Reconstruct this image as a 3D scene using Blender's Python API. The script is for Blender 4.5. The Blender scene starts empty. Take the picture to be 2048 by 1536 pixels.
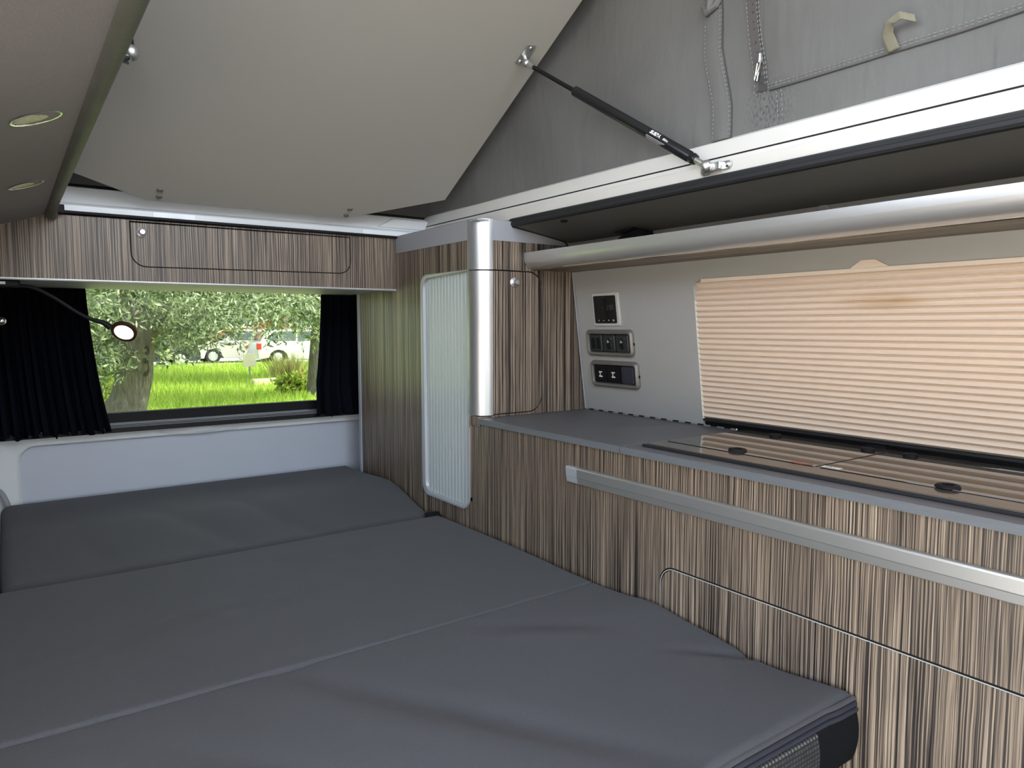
import bpy, bmesh, math, random
import numpy as np
from mathutils import Vector, Matrix
random.seed(7); rng = np.random.default_rng(11)
scene = bpy.context.scene
COL = scene.collection
ZC = 1.12            # eye height above the van floor; heights below are given relative to the eye

# ------------------------------------------------------------------ camera, sky, sun, exposure
def setup():
    cd = bpy.data.cameras.new('camera'); cam = bpy.data.objects.new('camera', cd); COL.objects.link(cam)
    yaw, pitch, roll, F = 0.616273, -0.081325, -0.001358, 1427.39
    f = Vector((math.sin(yaw)*math.cos(pitch), math.cos(yaw)*math.cos(pitch), math.sin(pitch)))
    rt = Vector((math.cos(yaw), -math.sin(yaw), 0)); up = rt.cross(f)
    c, s = math.cos(roll), math.sin(roll)
    r2 = rt*c + up*s; u2 = up*c - rt*s
    m = Matrix((r2, u2, -f)).transposed().to_4x4(); m.translation = (0, 0, ZC)
    cam.matrix_world = m
    cd.sensor_width = 36; cd.lens = F/2048*36; cd.clip_start = 0.02; cd.clip_end = 300
    scene.camera = cam
    w = bpy.data.worlds.new('sky'); scene.world = w; w.use_nodes = True
    nt = w.node_tree; nt.nodes.clear()
    out = nt.nodes.new('ShaderNodeOutputWorld'); bg = nt.nodes.new('ShaderNodeBackground')
    sky = nt.nodes.new('ShaderNodeTexSky'); sky.sky_type = 'NISHITA'; sky.sun_disc = False
    sky.sun_elevation = math.radians(52); sky.sun_rotation = math.radians(115)
    sky.air_density = 1.0; sky.dust_density = 2.5; sky.ozone_density = 1.0
    bg.inputs['Strength'].default_value = SKY
    hs = nt.nodes.new('ShaderNodeHueSaturation'); hs.inputs['Saturation'].default_value = 0.42; nt.links.new(sky.outputs[0], hs.inputs['Color']); nt.links.new(hs.outputs[0], bg.inputs[0]); nt.links.new(bg.outputs[0], out.inputs[0])
    sd = bpy.data.lights.new('sun', 'SUN'); so = bpy.data.objects.new('sun', sd); COL.objects.link(so)
    sd.energy = SUN; sd.angle = math.radians(0.6); sd.color = (1.0, 0.95, 0.86)
    so.location = (0, -6, 8)
    so.rotation_euler = Vector((0.60, -0.27, 0.75)).to_track_quat('Z', 'Y').to_euler()
    # portals help the renderer find the sky through the van's real openings; they give no light themselves
    for nm, loc, rot, sx, sy in (
            ('portal_door', (-0.29, 0.0, 0.72), (0, math.radians(-90), 0), 1.28, 1.6),
            ('portal_tent_front', (0.60, -0.37, 2.15), (math.radians(90), 0, 0), 1.0, 1.15),
            ('portal_tent_left', (0.03, 0.45, 1.83), (0, math.radians(-90), 0), 0.60, 1.3),
            ('portal_windscreen', (0.57, -2.12, 1.12), (math.radians(90), 0, 0), 1.5, 0.62),
            ('portal_rear', (0.57, 2.58, 1.03), (math.radians(-90), 0, 0), 1.0, 0.5)):
        ld = bpy.data.lights.new(nm, 'AREA'); ld.shape = 'RECTANGLE'; ld.size = sx; ld.size_y = sy
        ld.cycles.is_portal = True
        lo = bpy.data.objects.new(nm, ld); lo.location = loc; lo.rotation_euler = rot; COL.objects.link(lo)
    vs = scene.view_settings
    scene.display_settings.display_device = 'sRGB'
    vs.view_transform = 'Standard'; vs.look = 'None'; vs.exposure = EXPOSURE; vs.gamma = 1.0; vs.use_curve_mapping = False
    cy = scene.cycles
    cy.use_denoising = True
    cy.max_bounces = 10; cy.diffuse_bounces = 6; cy.glossy_bounces = 4; cy.transparent_max_bounces = 16; cy.transmission_bounces = 4
    cy.caustics_reflective = False; cy.caustics_refractive = False
    cy.sample_clamp_indirect = 8.0
SKY, SUN, EXPOSURE = 0.75, 8.5, 1.33
setup()

# ------------------------------------------------------------------ geometry helpers (x, y, h) with h relative to the eye
def join(*gs):
    V, Fc = [], []
    for v, f in gs:
        n = len(V); V += list(v); Fc += [tuple(i+n for i in q) for q in f]
    return V, Fc
def box(x0, x1, y0, y1, h0, h1):
    v = [(x, y, h) for h in (h0, h1) for y in (y0, y1) for x in (x0, x1)]
    return v, [(0, 2, 3, 1), (4, 5, 7, 6), (0, 1, 5, 4), (2, 6, 7, 3), (0, 4, 6, 2), (1, 3, 7, 5)]
def _ax(axis, p, a):
    return {'x': (a, p[0], p[1]), 'y': (p[0], a, p[1]), 'z': (p[0], p[1], a)}[axis]
def prism(pts, axis, a0, a1):
    n = len(pts)
    v = [_ax(axis, p, a0) for p in pts] + [_ax(axis, p, a1) for p in pts]
    return v, [tuple(range(n)), tuple(range(2*n-1, n-1, -1))] + [(i, (i+1) % n, n+(i+1) % n, n+i) for i in range(n)]
def loft(loops, cap=True, closed=True):
    n = len(loops[0]); v = [p for l in loops for p in l]; f = []
    for k in range(len(loops)-1):
        for i in range(n if closed else n-1):
            j = (i+1) % n
            f.append((k*n+i, k*n+j, (k+1)*n+j, (k+1)*n+i))
    if cap: f += [tuple(range(n)), tuple(range(len(v)-1, len(v)-n-1, -1))]
    return v, f
def arc(cx, cy, r, a0, a1, n=6):
    return [(cx+r*math.cos(math.radians(a0+(a1-a0)*i/n)), cy+r*math.sin(math.radians(a0+(a1-a0)*i/n))) for i in range(n+1)]
def rrect(x0, x1, y0, y1, r, n=5):
    return arc(x1-r, y1-r, r, 0, 90, n)+arc(x0+r, y1-r, r, 90, 180, n)+arc(x0+r, y0+r, r, 180, 270, n)+arc(x1-r, y0+r, r, 270, 360, n)
def tube(path, r, n=10):
    P = [Vector(p) for p in path]; loops = []; up = None
    for i, p in enumerate(P):
        t = (P[min(i+1, len(P)-1)]-P[max(i-1, 0)]).normalized()
        if up is None: up = t.orthogonal().normalized()
        up = (up - t*up.dot(t)).normalized(); s = t.cross(up)
        ri = r[i] if isinstance(r, (list, tuple)) else r
        loops.append([tuple(p+up*(ri*math.cos(2*math.pi*k/n))+s*(ri*math.sin(2*math.pi*k/n))) for k in range(n)])
    return loft(loops)
def smooth_path(pts, m=6):
    P = [Vector(p) for p in pts]; P = [P[0]*2-P[1]]+P+[P[-1]*2-P[-2]]; out = []
    for i in range(1, len(P)-2):
        for k in range(m):
            t = k/m; a, b, c, d = P[i-1:i+3]
            out.append(tuple(0.5*((2*b)+(c-a)*t+(2*a-5*b+4*c-d)*t*t+(3*b-a-3*c+d)*t**3)))
    return out+[tuple(P[-2])]
def lathe(prof, origin, axis, n=20):
    o = Vector(origin); a = Vector(axis).normalized(); u = a.orthogonal().normalized(); w = a.cross(u)
    return loft([[tuple(o+a*t+u*(max(r, 1e-5)*math.cos(2*math.pi*k/n))+w*(max(r, 1e-5)*math.sin(2*math.pi*k/n))) for k in range(n)] for r, t in prof])
def grid(fn, nu, nv):
    v = [fn(i/nu, j/nv) for j in range(nv+1) for i in range(nu+1)]
    return v, [(j*(nu+1)+i, j*(nu+1)+i+1, (j+1)*(nu+1)+i+1, (j+1)*(nu+1)+i) for j in range(nv) for i in range(nu)]
def mapped(g, fn): return [fn(*p) for p in g[0]], g[1]
def sphere(c, r, n=14): return lathe([(r*math.sin(math.pi*i/8), -r*math.cos(math.pi*i/8)) for i in range(9)], c, (0, 0, 1), n)

BASE = {}
def obj(name, geo, mat, parent=None, smooth=False, bevel=0.0, base=None):
    V, Fc = geo
    W = np.array(V, float); W[:, 2] += ZC
    if parent is not None: b = BASE[parent.name]
    elif base is not None: b = np.array((base[0], base[1], base[2]+ZC))
    else: b = np.array(((W[:, 0].min()+W[:, 0].max())/2, (W[:, 1].min()+W[:, 1].max())/2, W[:, 2].min()))
    me = bpy.data.meshes.new(name); me.from_pydata((W-b).tolist(), [], Fc)
    bm = bmesh.new(); bm.from_mesh(me); bmesh.ops.recalc_face_normals(bm, faces=bm.faces); bm.to_mesh(me); bm.free()
    if mat: me.materials.append(mat)
    if smooth:
        me.polygons.foreach_set('use_smooth', [True]*len(me.polygons))
        me.set_sharp_from_angle(angle=math.radians(38 if smooth is True else smooth))
    o = bpy.data.objects.new(name, me); COL.objects.link(o)
    if parent is not None: o.parent = parent
    else: o.location = b
    BASE[o.name] = b
    if bevel:
        m = o.modifiers.new('edge', 'BEVEL'); m.width = bevel; m.segments = 2; m.limit_method = 'ANGLE'; m.angle_limit = math.radians(40)
    return o
def tag(o, label, cat=None, group=None, kind=None):
    if label: o['label'] = label
    if cat: o['category'] = cat
    if group: o['group'] = group
    if kind: o['kind'] = kind
    return o
def thing(name, label, cat, base, group=None, kind=None):
    o = bpy.data.objects.new(name, None); o.empty_display_size = 0.05; COL.objects.link(o)
    o.location = (base[0], base[1], base[2]+ZC); BASE[o.name] = np.array(o.location)
    return tag(o, label, cat, group, kind)
def struct(name, geo, mat, label, parent=None, **k):
    o = obj(name, geo, mat, parent, **k); tag(o, label, None, None, 'structure'); return o
def text_geo(s, size, fn, bold=0.0, align='LEFT'):
    c = bpy.data.curves.new('t', 'FONT'); c.body = s; c.size = size; c.offset = bold; c.align_x = align; c.resolution_u = 2
    t = bpy.data.objects.new('t', c); COL.objects.link(t)
    dg = bpy.context.evaluated_depsgraph_get(); dg.update()
    me = bpy.data.meshes.new_from_object(t.evaluated_get(dg))
    g = ([fn(v.co.x, v.co.y) for v in me.vertices], [tuple(p.vertices) for p in me.polygons])
    bpy.data.objects.remove(t); bpy.data.curves.remove(c); bpy.data.meshes.remove(me)
    return g

# ------------------------------------------------------------------ materials
def nodes(name):
    m = bpy.data.materials.new(name); m.use_nodes = True
    nt = m.node_tree; b = nt.nodes['Principled BSDF']; return m, nt, b
def setp(b, **k):
    for key, v in k.items():
        b.inputs[key.replace('_', ' ')].default_value = v
def pmat(name, col, rough=0.5, metal=0.0, bump=0.0, bscale=200.0, var=0.0, vscale=6.0, stretch=(1, 1, 1), ior=1.45, **k):
    m, nt, b = nodes(name)
    setp(b, Base_Color=(*col, 1), Roughness=rough, Metallic=metal, IOR=ior, **k)
    if bump or var:
        tc = nt.nodes.new('ShaderNodeTexCoord'); mp = nt.nodes.new('ShaderNodeMapping'); mp.inputs['Scale'].default_value = stretch
        nt.links.new(tc.outputs['Object'], mp.inputs[0])
    if bump:
        n = nt.nodes.new('ShaderNodeTexNoise'); n.inputs['Scale'].default_value = bscale; n.inputs['Detail'].default_value = 3
        bp = nt.nodes.new('ShaderNodeBump'); bp.inputs['Strength'].default_value = bump; bp.inputs['Distance'].default_value = 0.002
        nt.links.new(mp.outputs[0], n.inputs['Vector']); nt.links.new(n.outputs[0], bp.inputs['Height']); nt.links.new(bp.outputs[0], b.inputs['Normal'])
    if var:
        n = nt.nodes.new('ShaderNodeTexNoise'); n.inputs['Scale'].default_value = vscale; n.inputs['Detail'].default_value = 5
        mx = nt.nodes.new('ShaderNodeMix'); mx.data_type = 'RGBA'
        mx.inputs[6].default_value = (*[c*(1-var) for c in col], 1); mx.inputs[7].default_value = (*[min(1, c*(1+var)) for c in col], 1)
        nt.links.new(mp.outputs[0], n.inputs['Vector']); nt.links.new(n.outputs[0], mx.inputs[0]); nt.links.new(mx.outputs[2], b.inputs['Base Color'])
    return m
def wood(name, under=False, freq=400.0, off=0.0):
    m, nt, b = nodes(name)
    L = nt.links.new
    tc = nt.nodes.new('ShaderNodeTexCoord'); sx = nt.nodes.new('ShaderNodeSeparateXYZ'); L(tc.outputs['Object'], sx.inputs[0])
    def math_(op, a, c):
        n = nt.nodes.new('ShaderNodeMath'); n.operation = op
        for i, q in enumerate((a, c)):
            if isinstance(q, (int, float)): n.inputs[i].default_value = q
            else: L(q, n.inputs[i])
        return n.outputs[0]
    if under: cross, along = sx.outputs[0], sx.outputs[1]
    else: cross, along = math_('ADD', sx.outputs[0], sx.outputs[1]), sx.outputs[2]
    cross = math_('ADD', cross, off)
    # slow wander of the grain along its length
    wv = nt.nodes.new('ShaderNodeCombineXYZ'); L(math_('MULTIPLY', cross, 14.0), wv.inputs[0]); L(math_('MULTIPLY', along, 5.0), wv.inputs[1])
    wn = nt.nodes.new('ShaderNodeTexNoise'); wn.inputs['Scale'].default_value = 1.0; wn.inputs['Detail'].default_value = 2; L(wv.outputs[0], wn.inputs['Vector'])
    cr = math_('ADD', cross, math_('MULTIPLY', wn.outputs[0], 0.006))
    def streak(fr, al, det, seed):
        v = nt.nodes.new('ShaderNodeCombineXYZ'); L(math_('MULTIPLY', cr, fr), v.inputs[0]); L(math_('MULTIPLY', along, al), v.inputs[1]); v.inputs[2].default_value = seed
        n = nt.nodes.new('ShaderNodeTexNoise'); n.inputs['Scale'].default_value = 1.0; n.inputs['Detail'].default_value = det; n.inputs['Roughness'].default_value = 0.6; L(v.outputs[0], n.inputs['Vector'])
        return n.outputs[0]
    def ramp(src, stops):
        r = nt.nodes.new('ShaderNodeValToRGB'); e = r.color_ramp.elements
        while len(e) < len(stops): e.new(0.5)
        for q, (p, c) in zip(e, stops): q.position = p; q.color = (*c, 1)
        L(src, r.inputs[0]); return r.outputs[0]
    base = ramp(streak(freq, 1.3, 3.5, off*7), [(0.36, (0.018, 0.016, 0.016)), (0.445, (0.048, 0.040, 0.036)), (0.485, (0.15, 0.118, 0.092)), (0.55, (0.34, 0.275, 0.205)), (0.66, (0.50, 0.42, 0.325))])
    fine = ramp(streak(freq*3.3, 9.0, 2.0, off*3+4), [(0.34, (0.42, 0.42, 0.44)), (0.55, (1.0, 1.0, 1.0)), (0.8, (1.15, 1.13, 1.1))])
    tone = ramp(streak(16.0, 0.6, 2.0, off+9), [(0.35, (0.74, 0.72, 0.72)), (0.65, (1.06, 1.03, 1.0))])
    def mul(a, c):
        x = nt.nodes.new('ShaderNodeMix'); x.data_type = 'RGBA'; x.blend_type = 'MULTIPLY'; x.inputs[0].default_value = 1.0; L(a, x.inputs[6]); L(c, x.inputs[7]); return x.outputs[2]
    L(mul(mul(base, fine), tone), b.inputs['Base Color'])
    setp(b, Roughness=0.42, IOR=1.45)
    return m
def leafmat(name, c1, c2, c3, trans=0.35):
    m, nt, b = nodes(name); L = nt.links.new
    g = nt.nodes.new('ShaderNodeNewGeometry'); r = nt.nodes.new('ShaderNodeValToRGB'); e = r.color_ramp.elements; e.new(0.5)
    for q, (p, c) in zip(e, ((0.0, c1), (0.5, c2), (1.0, c3))): q.position = p; q.color = (*c, 1)
    L(g.outputs['Random Per Island'], r.inputs[0]); L(r.outputs[0], b.inputs['Base Color']); setp(b, Roughness=0.6)
    t = nt.nodes.new('ShaderNodeBsdfTranslucent'); L(r.outputs[0], t.inputs[0])
    mx = nt.nodes.new('ShaderNodeMixShader'); mx.inputs[0].default_value = trans
    L(b.outputs[0], mx.inputs[1]); L(t.outputs[0], mx.inputs[2]); L(mx.outputs[0], nt.nodes['Material Output'].inputs[0])
    return m
def glassmat(name, tint, refl=1.0):
    m, nt, b = nodes(name); L = nt.links.new
    t = nt.nodes.new('ShaderNodeBsdfTransparent'); t.inputs[0].default_value = (*tint, 1)
    g = nt.nodes.new('ShaderNodeBsdfGlossy'); g.inputs['Roughness'].default_value = 0.02
    fr = nt.nodes.new('ShaderNodeFresnel'); fr.inputs[0].default_value = 1.16
    mx = nt.nodes.new('ShaderNodeMixShader'); L(fr.outputs[0], mx.inputs[0]); L(t.outputs[0], mx.inputs[1]); L(g.outputs[0], mx.inputs[2])
    L(mx.outputs[0], nt.nodes['Material Output'].inputs[0]); return m
def emat(name, col, s):
    m, nt, b = nodes(name); setp(b, Base_Color=(*col, 1), Emission_Color=(*col, 1), Emission_Strength=s, Roughness=0.4); return m

M = dict(
    wood=wood('zebrano laminate'), wood2=wood('zebrano laminate locker', off=3.7), wood3=wood('zebrano laminate wardrobe', off=8.3, freq=400), woodu=wood('zebrano laminate shelf', under=True, freq=190),
    worktop=pmat('slate grey laminate', (0.115, 0.115, 0.125), 0.42, bump=0.12, bscale=420, var=0.10, vscale=60, stretch=(3, 0.6, 3)),
    edge=pmat('brushed grey edge band', (0.135, 0.15, 0.165), 0.45, bump=0.25, bscale=300, var=0.12, vscale=90, stretch=(1, 0.25, 4)),
    alu=pmat('brushed aluminium', (0.62, 0.63, 0.62), 0.36, 0.85, bump=0.06, bscale=300, stretch=(1, 0.05, 6)),
    alu2=pmat('satin aluminium', (0.60, 0.61, 0.62), 0.36, 0.9),
    alu_rail=pmat('satin aluminium shelf rail', (0.62, 0.62, 0.61), 0.38, 0.75),
    greyband=pmat('grey laminate band', (0.30, 0.31, 0.335), 0.5),
    slat=pmat('pale tambour plastic', (0.50, 0.56, 0.57), 0.32),
    tframe=pmat('silver plastic frame', (0.42, 0.44, 0.48), 0.38, 0.3),
    chrome=pmat('chrome', (0.75, 0.75, 0.73), 0.18, 1.0), zinc=pmat('zinc plated steel', (0.62, 0.63, 0.62), 0.33, 0.95, bump=0.1, bscale=300),
    panel=pmat('grey wall panel', (0.36, 0.36, 0.345), 0.48, bump=0.03, bscale=500, var=0.03, vscale=20),
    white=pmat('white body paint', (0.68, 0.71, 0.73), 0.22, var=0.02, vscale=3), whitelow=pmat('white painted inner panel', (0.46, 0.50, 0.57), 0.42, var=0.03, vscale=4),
    cream=pmat('cream white painted roof rail', (0.62, 0.60, 0.56), 0.4, var=0.02, vscale=8),
    palegloss=pmat('glossy pale blue white', (0.80, 0.84, 0.88), 0.08, bump=0.4, bscale=90),
    black=pmat('black plastic', (0.008, 0.008, 0.009), 0.6, Specular_IOR_Level=0.25), rubber=pmat('black ribbed rubber', (0.014, 0.014, 0.016), 0.62, bump=0.5, bscale=160, stretch=(1, 0.05, 1)),
    trimleft=pmat('grey green trim cloth', (0.12, 0.12, 0.10), 0.55, bump=0.3, bscale=120, var=0.25, vscale=14),
    headliner=pmat('grey headliner felt', (0.32, 0.30, 0.29), 0.95, bump=0.3, bscale=350, var=0.06, vscale=60),
    headdark=pmat('dark grey headliner board', (0.125, 0.125, 0.12), 0.6, bump=0.1, bscale=400, var=0.04, vscale=10),
    board=pmat('greige bed board laminate', (0.39, 0.38, 0.345), 0.55, bump=0.05, bscale=300, var=0.015, vscale=5),
    boardedge=pmat('dark board edge', (0.05, 0.05, 0.05), 0.6),
    navy=pmat('midnight curtain cloth', (0.004, 0.005, 0.009), 1.0, bump=0.2, bscale=500, Specular_IOR_Level=0.08),
    fabric=pmat('charcoal cushion cloth', (0.065, 0.067, 0.073), 0.9, bump=0.35, bscale=900, var=0.12, vscale=260, Sheen_Weight=0.08, Sheen_Roughness=0.5),
    fabric_side=pmat('black smooth cushion cloth', (0.009, 0.010, 0.012), 0.8, bump=0.1, bscale=500, Specular_IOR_Level=0.12),
    piping=pmat('blue black piping', (0.030, 0.033, 0.045), 0.6),
    screen=pmat('black glass screen', (0.006, 0.006, 0.007), 0.12), screenframe=pmat('pale grey screen frame', (0.50, 0.50, 0.47), 0.45),
    bezel=pmat('bronze grey bezel', (0.20, 0.19, 0.175), 0.36, 0.35), rocker=pmat('dark rocker plastic', (0.022, 0.026, 0.028), 0.38), blank=pmat('blue black blank plate', (0.032, 0.036, 0.048), 0.5),
    dim=pmat('dim screen print', (0.045, 0.045, 0.047), 0.4), print=pmat('white print', (0.75, 0.75, 0.75), 0.5), greyprint=pmat('grey print', (0.42, 0.42, 0.42), 0.5),
    red=pmat('red print', (0.55, 0.10, 0.08), 0.5), yellow=pmat('yellow print', (0.7, 0.5, 0.05), 0.5),
    hob=pmat('dark mirrored hob glass', (0.030, 0.026, 0.022), 0.025, ior=2.1), hobframe=pmat('smoked hob glass base', (0.06, 0.052, 0.044), 0.12, ior=2.0),
    lightlens=pmat('faceted lamp lens', (0.85, 0.80, 0.60), 0.2, 0.35, bump=1.0, bscale=260),
    strip=pmat('thin silver strip', (0.50, 0.51, 0.52), 0.4, 0.5), tan=pmat('olive tan webbing', (0.20, 0.185, 0.13), 0.8, bump=0.6, bscale=400, stretch=(1, 6, 1)),
    thread=pmat('pale grey thread', (0.25, 0.25, 0.245), 0.8), zip=pmat('brown grey zip tape', (0.095, 0.085, 0.085), 0.8, bump=0.5, bscale=500),
    dark=pmat('dark cavity', (0.02, 0.02, 0.02), 0.9), floor=pmat('grey van floor', (0.14, 0.135, 0.13), 0.6, var=0.1, vscale=8),
    rooflining=pmat('dark roof lining', (0.06, 0.06, 0.06), 0.8),
)

# ------------------------------------------------------------------ the setting: shell of the van
WX = lambda h: 1.372-0.135*(h+0.243)                       # the kitchen side wall leans inwards
_n = Vector((-1, 0, -0.135)).normalized()
def W(y, h, d=0.0): return (WX(h)+_n.x*d, y, h+_n.z*d)     # point on that wall, d metres proud of it
def wplate(pts, d0, d1): return loft([[W(p[0], p[1], d0) for p in pts], [W(p[0], p[1], d1) for p in pts]])
def wloft(rings, cap=True): return loft([[W(p[0], p[1], d) for p in pts] for pts, d in rings], cap)
HF = -1.12; HG = -1.65
struct('floor', box(-0.30, 1.42, -2.1, 2.56, HF-0.04, HF), M['floor'], 'grey van floor under the bed and kitchen')
YC = 1.565
# leaning grey wall panel with a rounded window cut-out
hole = rrect(0.292, 1.134, -0.262, 0.1075, 0.022)
outer = [(2.53, 0.262), (-0.9, 0.262), (-0.9, -0.30), (2.53, -0.30)]
def wallpanel():
    me = bmesh.new()
    def ring(pts, d): return [me.verts.new(W(p[0], p[1], d)) for p in pts]
    res = []
    for d in (0.0, -0.03):
        o = ring(outer, d); i = ring(hole, d)
        ed = [me.edges.new((o[k], o[(k+1) % 4])) for k in range(4)]+[me.edges.new((i[k], i[(k+1) % len(i)])) for k in range(len(i))]
        bmesh.ops.triangle_fill(me, edges=ed, use_beauty=True)
        res.append((o, i))
    for q in (0, 1):
        a, b = res[0][q], res[1][q]
        for k in range(len(a)): me.faces.new((a[k], a[(k+1) % len(a)], b[(k+1) % len(a)], b[k]))
    me.verts.index_update(); g = ([tuple(v.co) for v in me.verts], [tuple(v.index for v in f.verts) for f in me.faces]); me.free(); return g
struct('wall_right', wallpanel(), M['panel'], 'leaning grey panel wall above the kitchen worktop')
struct('wall_right_lower', box(1.385, 1.41, -0.9, 2.53, HF, -0.285), M['dark'], 'lower side wall hidden behind the kitchen cabinet')
struct('wall_left', join(box(-0.31, -0.27, 0.75, 2.53, HF, 0.30), box(-0.31, -0.27, -0.92, -0.78, HF, 0.30), box(-0.31, -0.27, -0.78, 0.75, 0.18, 0.30), box(-0.31, -0.27, -2.1, -0.92, HF, -0.25)),
       M['headliner'], 'door side wall with the open sliding door gap')
struct('wall_front', join(box(-0.31, 1.42, -2.13, -2.10, HF, -0.28), box(1.36, 1.40, -2.1, -0.9, HF, -0.25), box(-0.31, 1.42, -2.12, -0.33, 0.30, 0.34)), M['headliner'], 'lower front of the cab below the windscreen opening')
# headliner boards either side of the roof opening
struct('ceiling', prism([(1.112, 0.262), (1.318, 0.230), (1.335, 0.240), (1.335, 0.262), (1.125, 0.286)], 'y', -0.9, YC), M['headdark'], 'dark grey headliner board above the shelf')
struct('ceiling_left', prism([(0.096, 0.266), (0.05, 0.2485), (0.0, 0.232), (-0.08, 0.20), (-0.17, 0.15), (-0.27, 0.06), (-0.29, 0.06), (-0.29, 0.32), (0.096, 0.29)], 'y', -2.1, 2.03), M['headliner'], 'grey felt headliner curving down on the left', smooth=25)
struct('trim_1', join(prism([(1.118, 0.283), (1.118, 0.306), (1.1205, 0.308), (1.122, 0.3165), (1.16, 0.3165), (1.16, 0.283)], 'y', -0.9, 2.10), prism([(1.124, 0.3195), (1.139, 0.352), (1.150, 0.358), (1.18, 0.358), (1.18, 0.3195)], 'y', -0.9, 2.10)),
       M['cream'], 'cream white painted roof rail with a dark groove above the shelf', bevel=0.0015)
struct('trim_2', box(1.124, 1.17, -0.9, 2.08, 0.3165, 0.3195), M['black'], 'thin black groove line in the right roof rail')
rt = [(1.104, 0.266), (1.107, 0.262), (1.113, 0.2605), (1.122, 0.262), (1.124, 0.283), (1.112, 0.284), (1.105, 0.280), (1.106, 0.274), (1.104, 0.272)]
struct('trim_3', prism(rt, 'y', -0.9, 1.572), M['rubber'], 'black ribbed rubber edge along the dark headliner board', smooth=30)
def left_trim():
    pa = smooth_path([(0.098, -0.9, 0.272), (0.098, 0.4, 0.272), (0.098, 1.2, 0.272), (0.098, 1.8, 0.272), (0.099, 1.93, 0.272), (0.100, 1.985, 0.268), (0.102, 2.015, 0.262)], 8)
    return tube(pa, 0.0135, 12)
struct('trim_4', left_trim(), M['trimleft'], 'grey green cloth edge of the left headliner', smooth=True)
struct('trim_5', join(box(0.09, 1.0, 2.018, 2.05, 0.2685, 0.2755), box(0.09, 0.128, 2.0, 2.03, 0.266, 0.286)), M['black'], 'black gasket along the top of the rear locker', bevel=0.002)
bm_ = [(2.052, 0.25), (2.052, 0.293), (2.056, 0.297), (2.064, 0.299), (2.072, 0.302), (2.080, 0.332), (2.088, 0.343), (2.12, 0.346), (2.12, 0.25)]
beam = struct('trim_6', prism(bm_, 'x', -0.05, 1.19), M['white'], 'glossy white roof beam above the rear locker', smooth=25)
obj('pale_patch', box(0.325, 0.425, 2.0505, 2.0525, 0.279, 0.2925), M['palegloss'], beam)  # thin glossy blue-white plates set on the front face of the beam
obj('pale_patch', box(0.90, 1.06, 2.0505, 2.0525, 0.272, 0.2925), M['palegloss'], beam)
obj('gusset', prism([(0.955, 0.306), (1.165, 0.306), (1.165, 0.336), (1.01, 0.336)], 'y', 2.066, 2.09), M['white'], beam, bevel=0.004)
# left roof rail, out of sight, mirrors the right one
struct('trim_7', box(0.02, 0.085, -0.9, 2.10, 0.285, 0.358), M['cream'], 'left roof rail hidden behind the cloth edge')
# pop-up roof shell
ca, sa = math.cos(math.radians(31)), math.sin(math.radians(31))
RS = lambda x, s, t: (x, 2.16-s*ca-t*sa, 0.40+s*sa-t*ca)
struct('ceiling_pop_up', mapped(box(-0.02, 1.24, -0.03, 2.98, -0.05, 0), lambda x, s, t: RS(x, s, t)), M['rooflining'], 'dark lining of the raised roof above the bed board')
# rear of the van
struct('ceiling_rear', box(-0.31, 1.45, 2.09, 2.56, 0.352, 0.40), M['rooflining'], 'fixed roof strip above the tailgate')
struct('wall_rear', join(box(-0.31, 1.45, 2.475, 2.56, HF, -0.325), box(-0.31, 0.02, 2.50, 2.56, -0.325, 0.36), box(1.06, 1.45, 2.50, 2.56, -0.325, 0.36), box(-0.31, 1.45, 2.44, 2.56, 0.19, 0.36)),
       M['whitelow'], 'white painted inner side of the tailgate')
def tailgate_frame():
    # raised rim round the recessed lower panel, rounded at the corners
    out = [(-0.05, -0.80), (-0.05, -0.318), (1.16, -0.318), (1.16, -0.80)]
    inn = [(0.018, -0.80)]+[(0.058-0.040*math.cos(a), -0.388+0.040*math.sin(a)) for a in np.linspace(0, math.pi/2, 7)]+[(1.10, -0.348), (1.10, -0.80)]
    f = lambda p, y: (p[0], y, p[1])
    o2 = [(-0.05, -0.80), (-0.05, -0.40), (-0.05, -0.318), (0.0, -0.318), (0.02, -0.318), (0.03, -0.318), (0.04, -0.318), (0.058, -0.318), (1.16, -0.318), (1.16, -0.80)]
    steps = [(0.0, 2.46), (0.82, 2.46), (0.90, 2.4625), (1.0, 2.4715), (1.0, 2.478)]
    lo = [[f((a[0]*(1-t)+b[0]*t, a[1]*(1-t)+b[1]*t), y) for a, b in zip(o2, inn)] for t, y in steps]
    g = loft(lo, cap=False, closed=False)
    ledge = grid(lambda u, v: (-0.05+1.21*u, [2.46, 2.445, 2.442, 2.455, 2.475, 2.515, 2.53][round(v*6)], [-0.318, -0.316, -0.309, -0.304, -0.303, -0.297, -0.292][round(v*6)]), 24, 6)
    return join(g, ledge)
struct('wall_rear_rim', tailgate_frame(), M['white'], 'glossy white rim and ledge below the rear window', smooth=35)
def latch_bulge(u, v):
    x = 0.38+0.25*u; k = math.exp(-((u-0.52)/0.13)**2); e = math.sin(math.pi*min(1, max(0, u)))**0.5
    return (x, 2.4425+0.012*v-0.004*math.sin(math.pi*v)*k, -0.308-0.044*v*(0.45+0.4*e)-0.006*k*math.sin(math.pi*v))
struct('trim_8', grid(latch_bulge, 40, 8), M['white'], 'pressed white recess with a bump in the tailgate rim', smooth=60)
struct('trim_9', join(tube(smooth_path([(-0.075, 2.40, -0.44), (-0.04, 2.43, -0.455), (-0.022, 2.44, -0.49), (-0.012, 2.445, -0.55), (-0.01, 2.445, -0.7)]), 0.008, 8)), M['greyband'], 'grey rubber door seal at the left of the tailgate', smooth=True)
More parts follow.
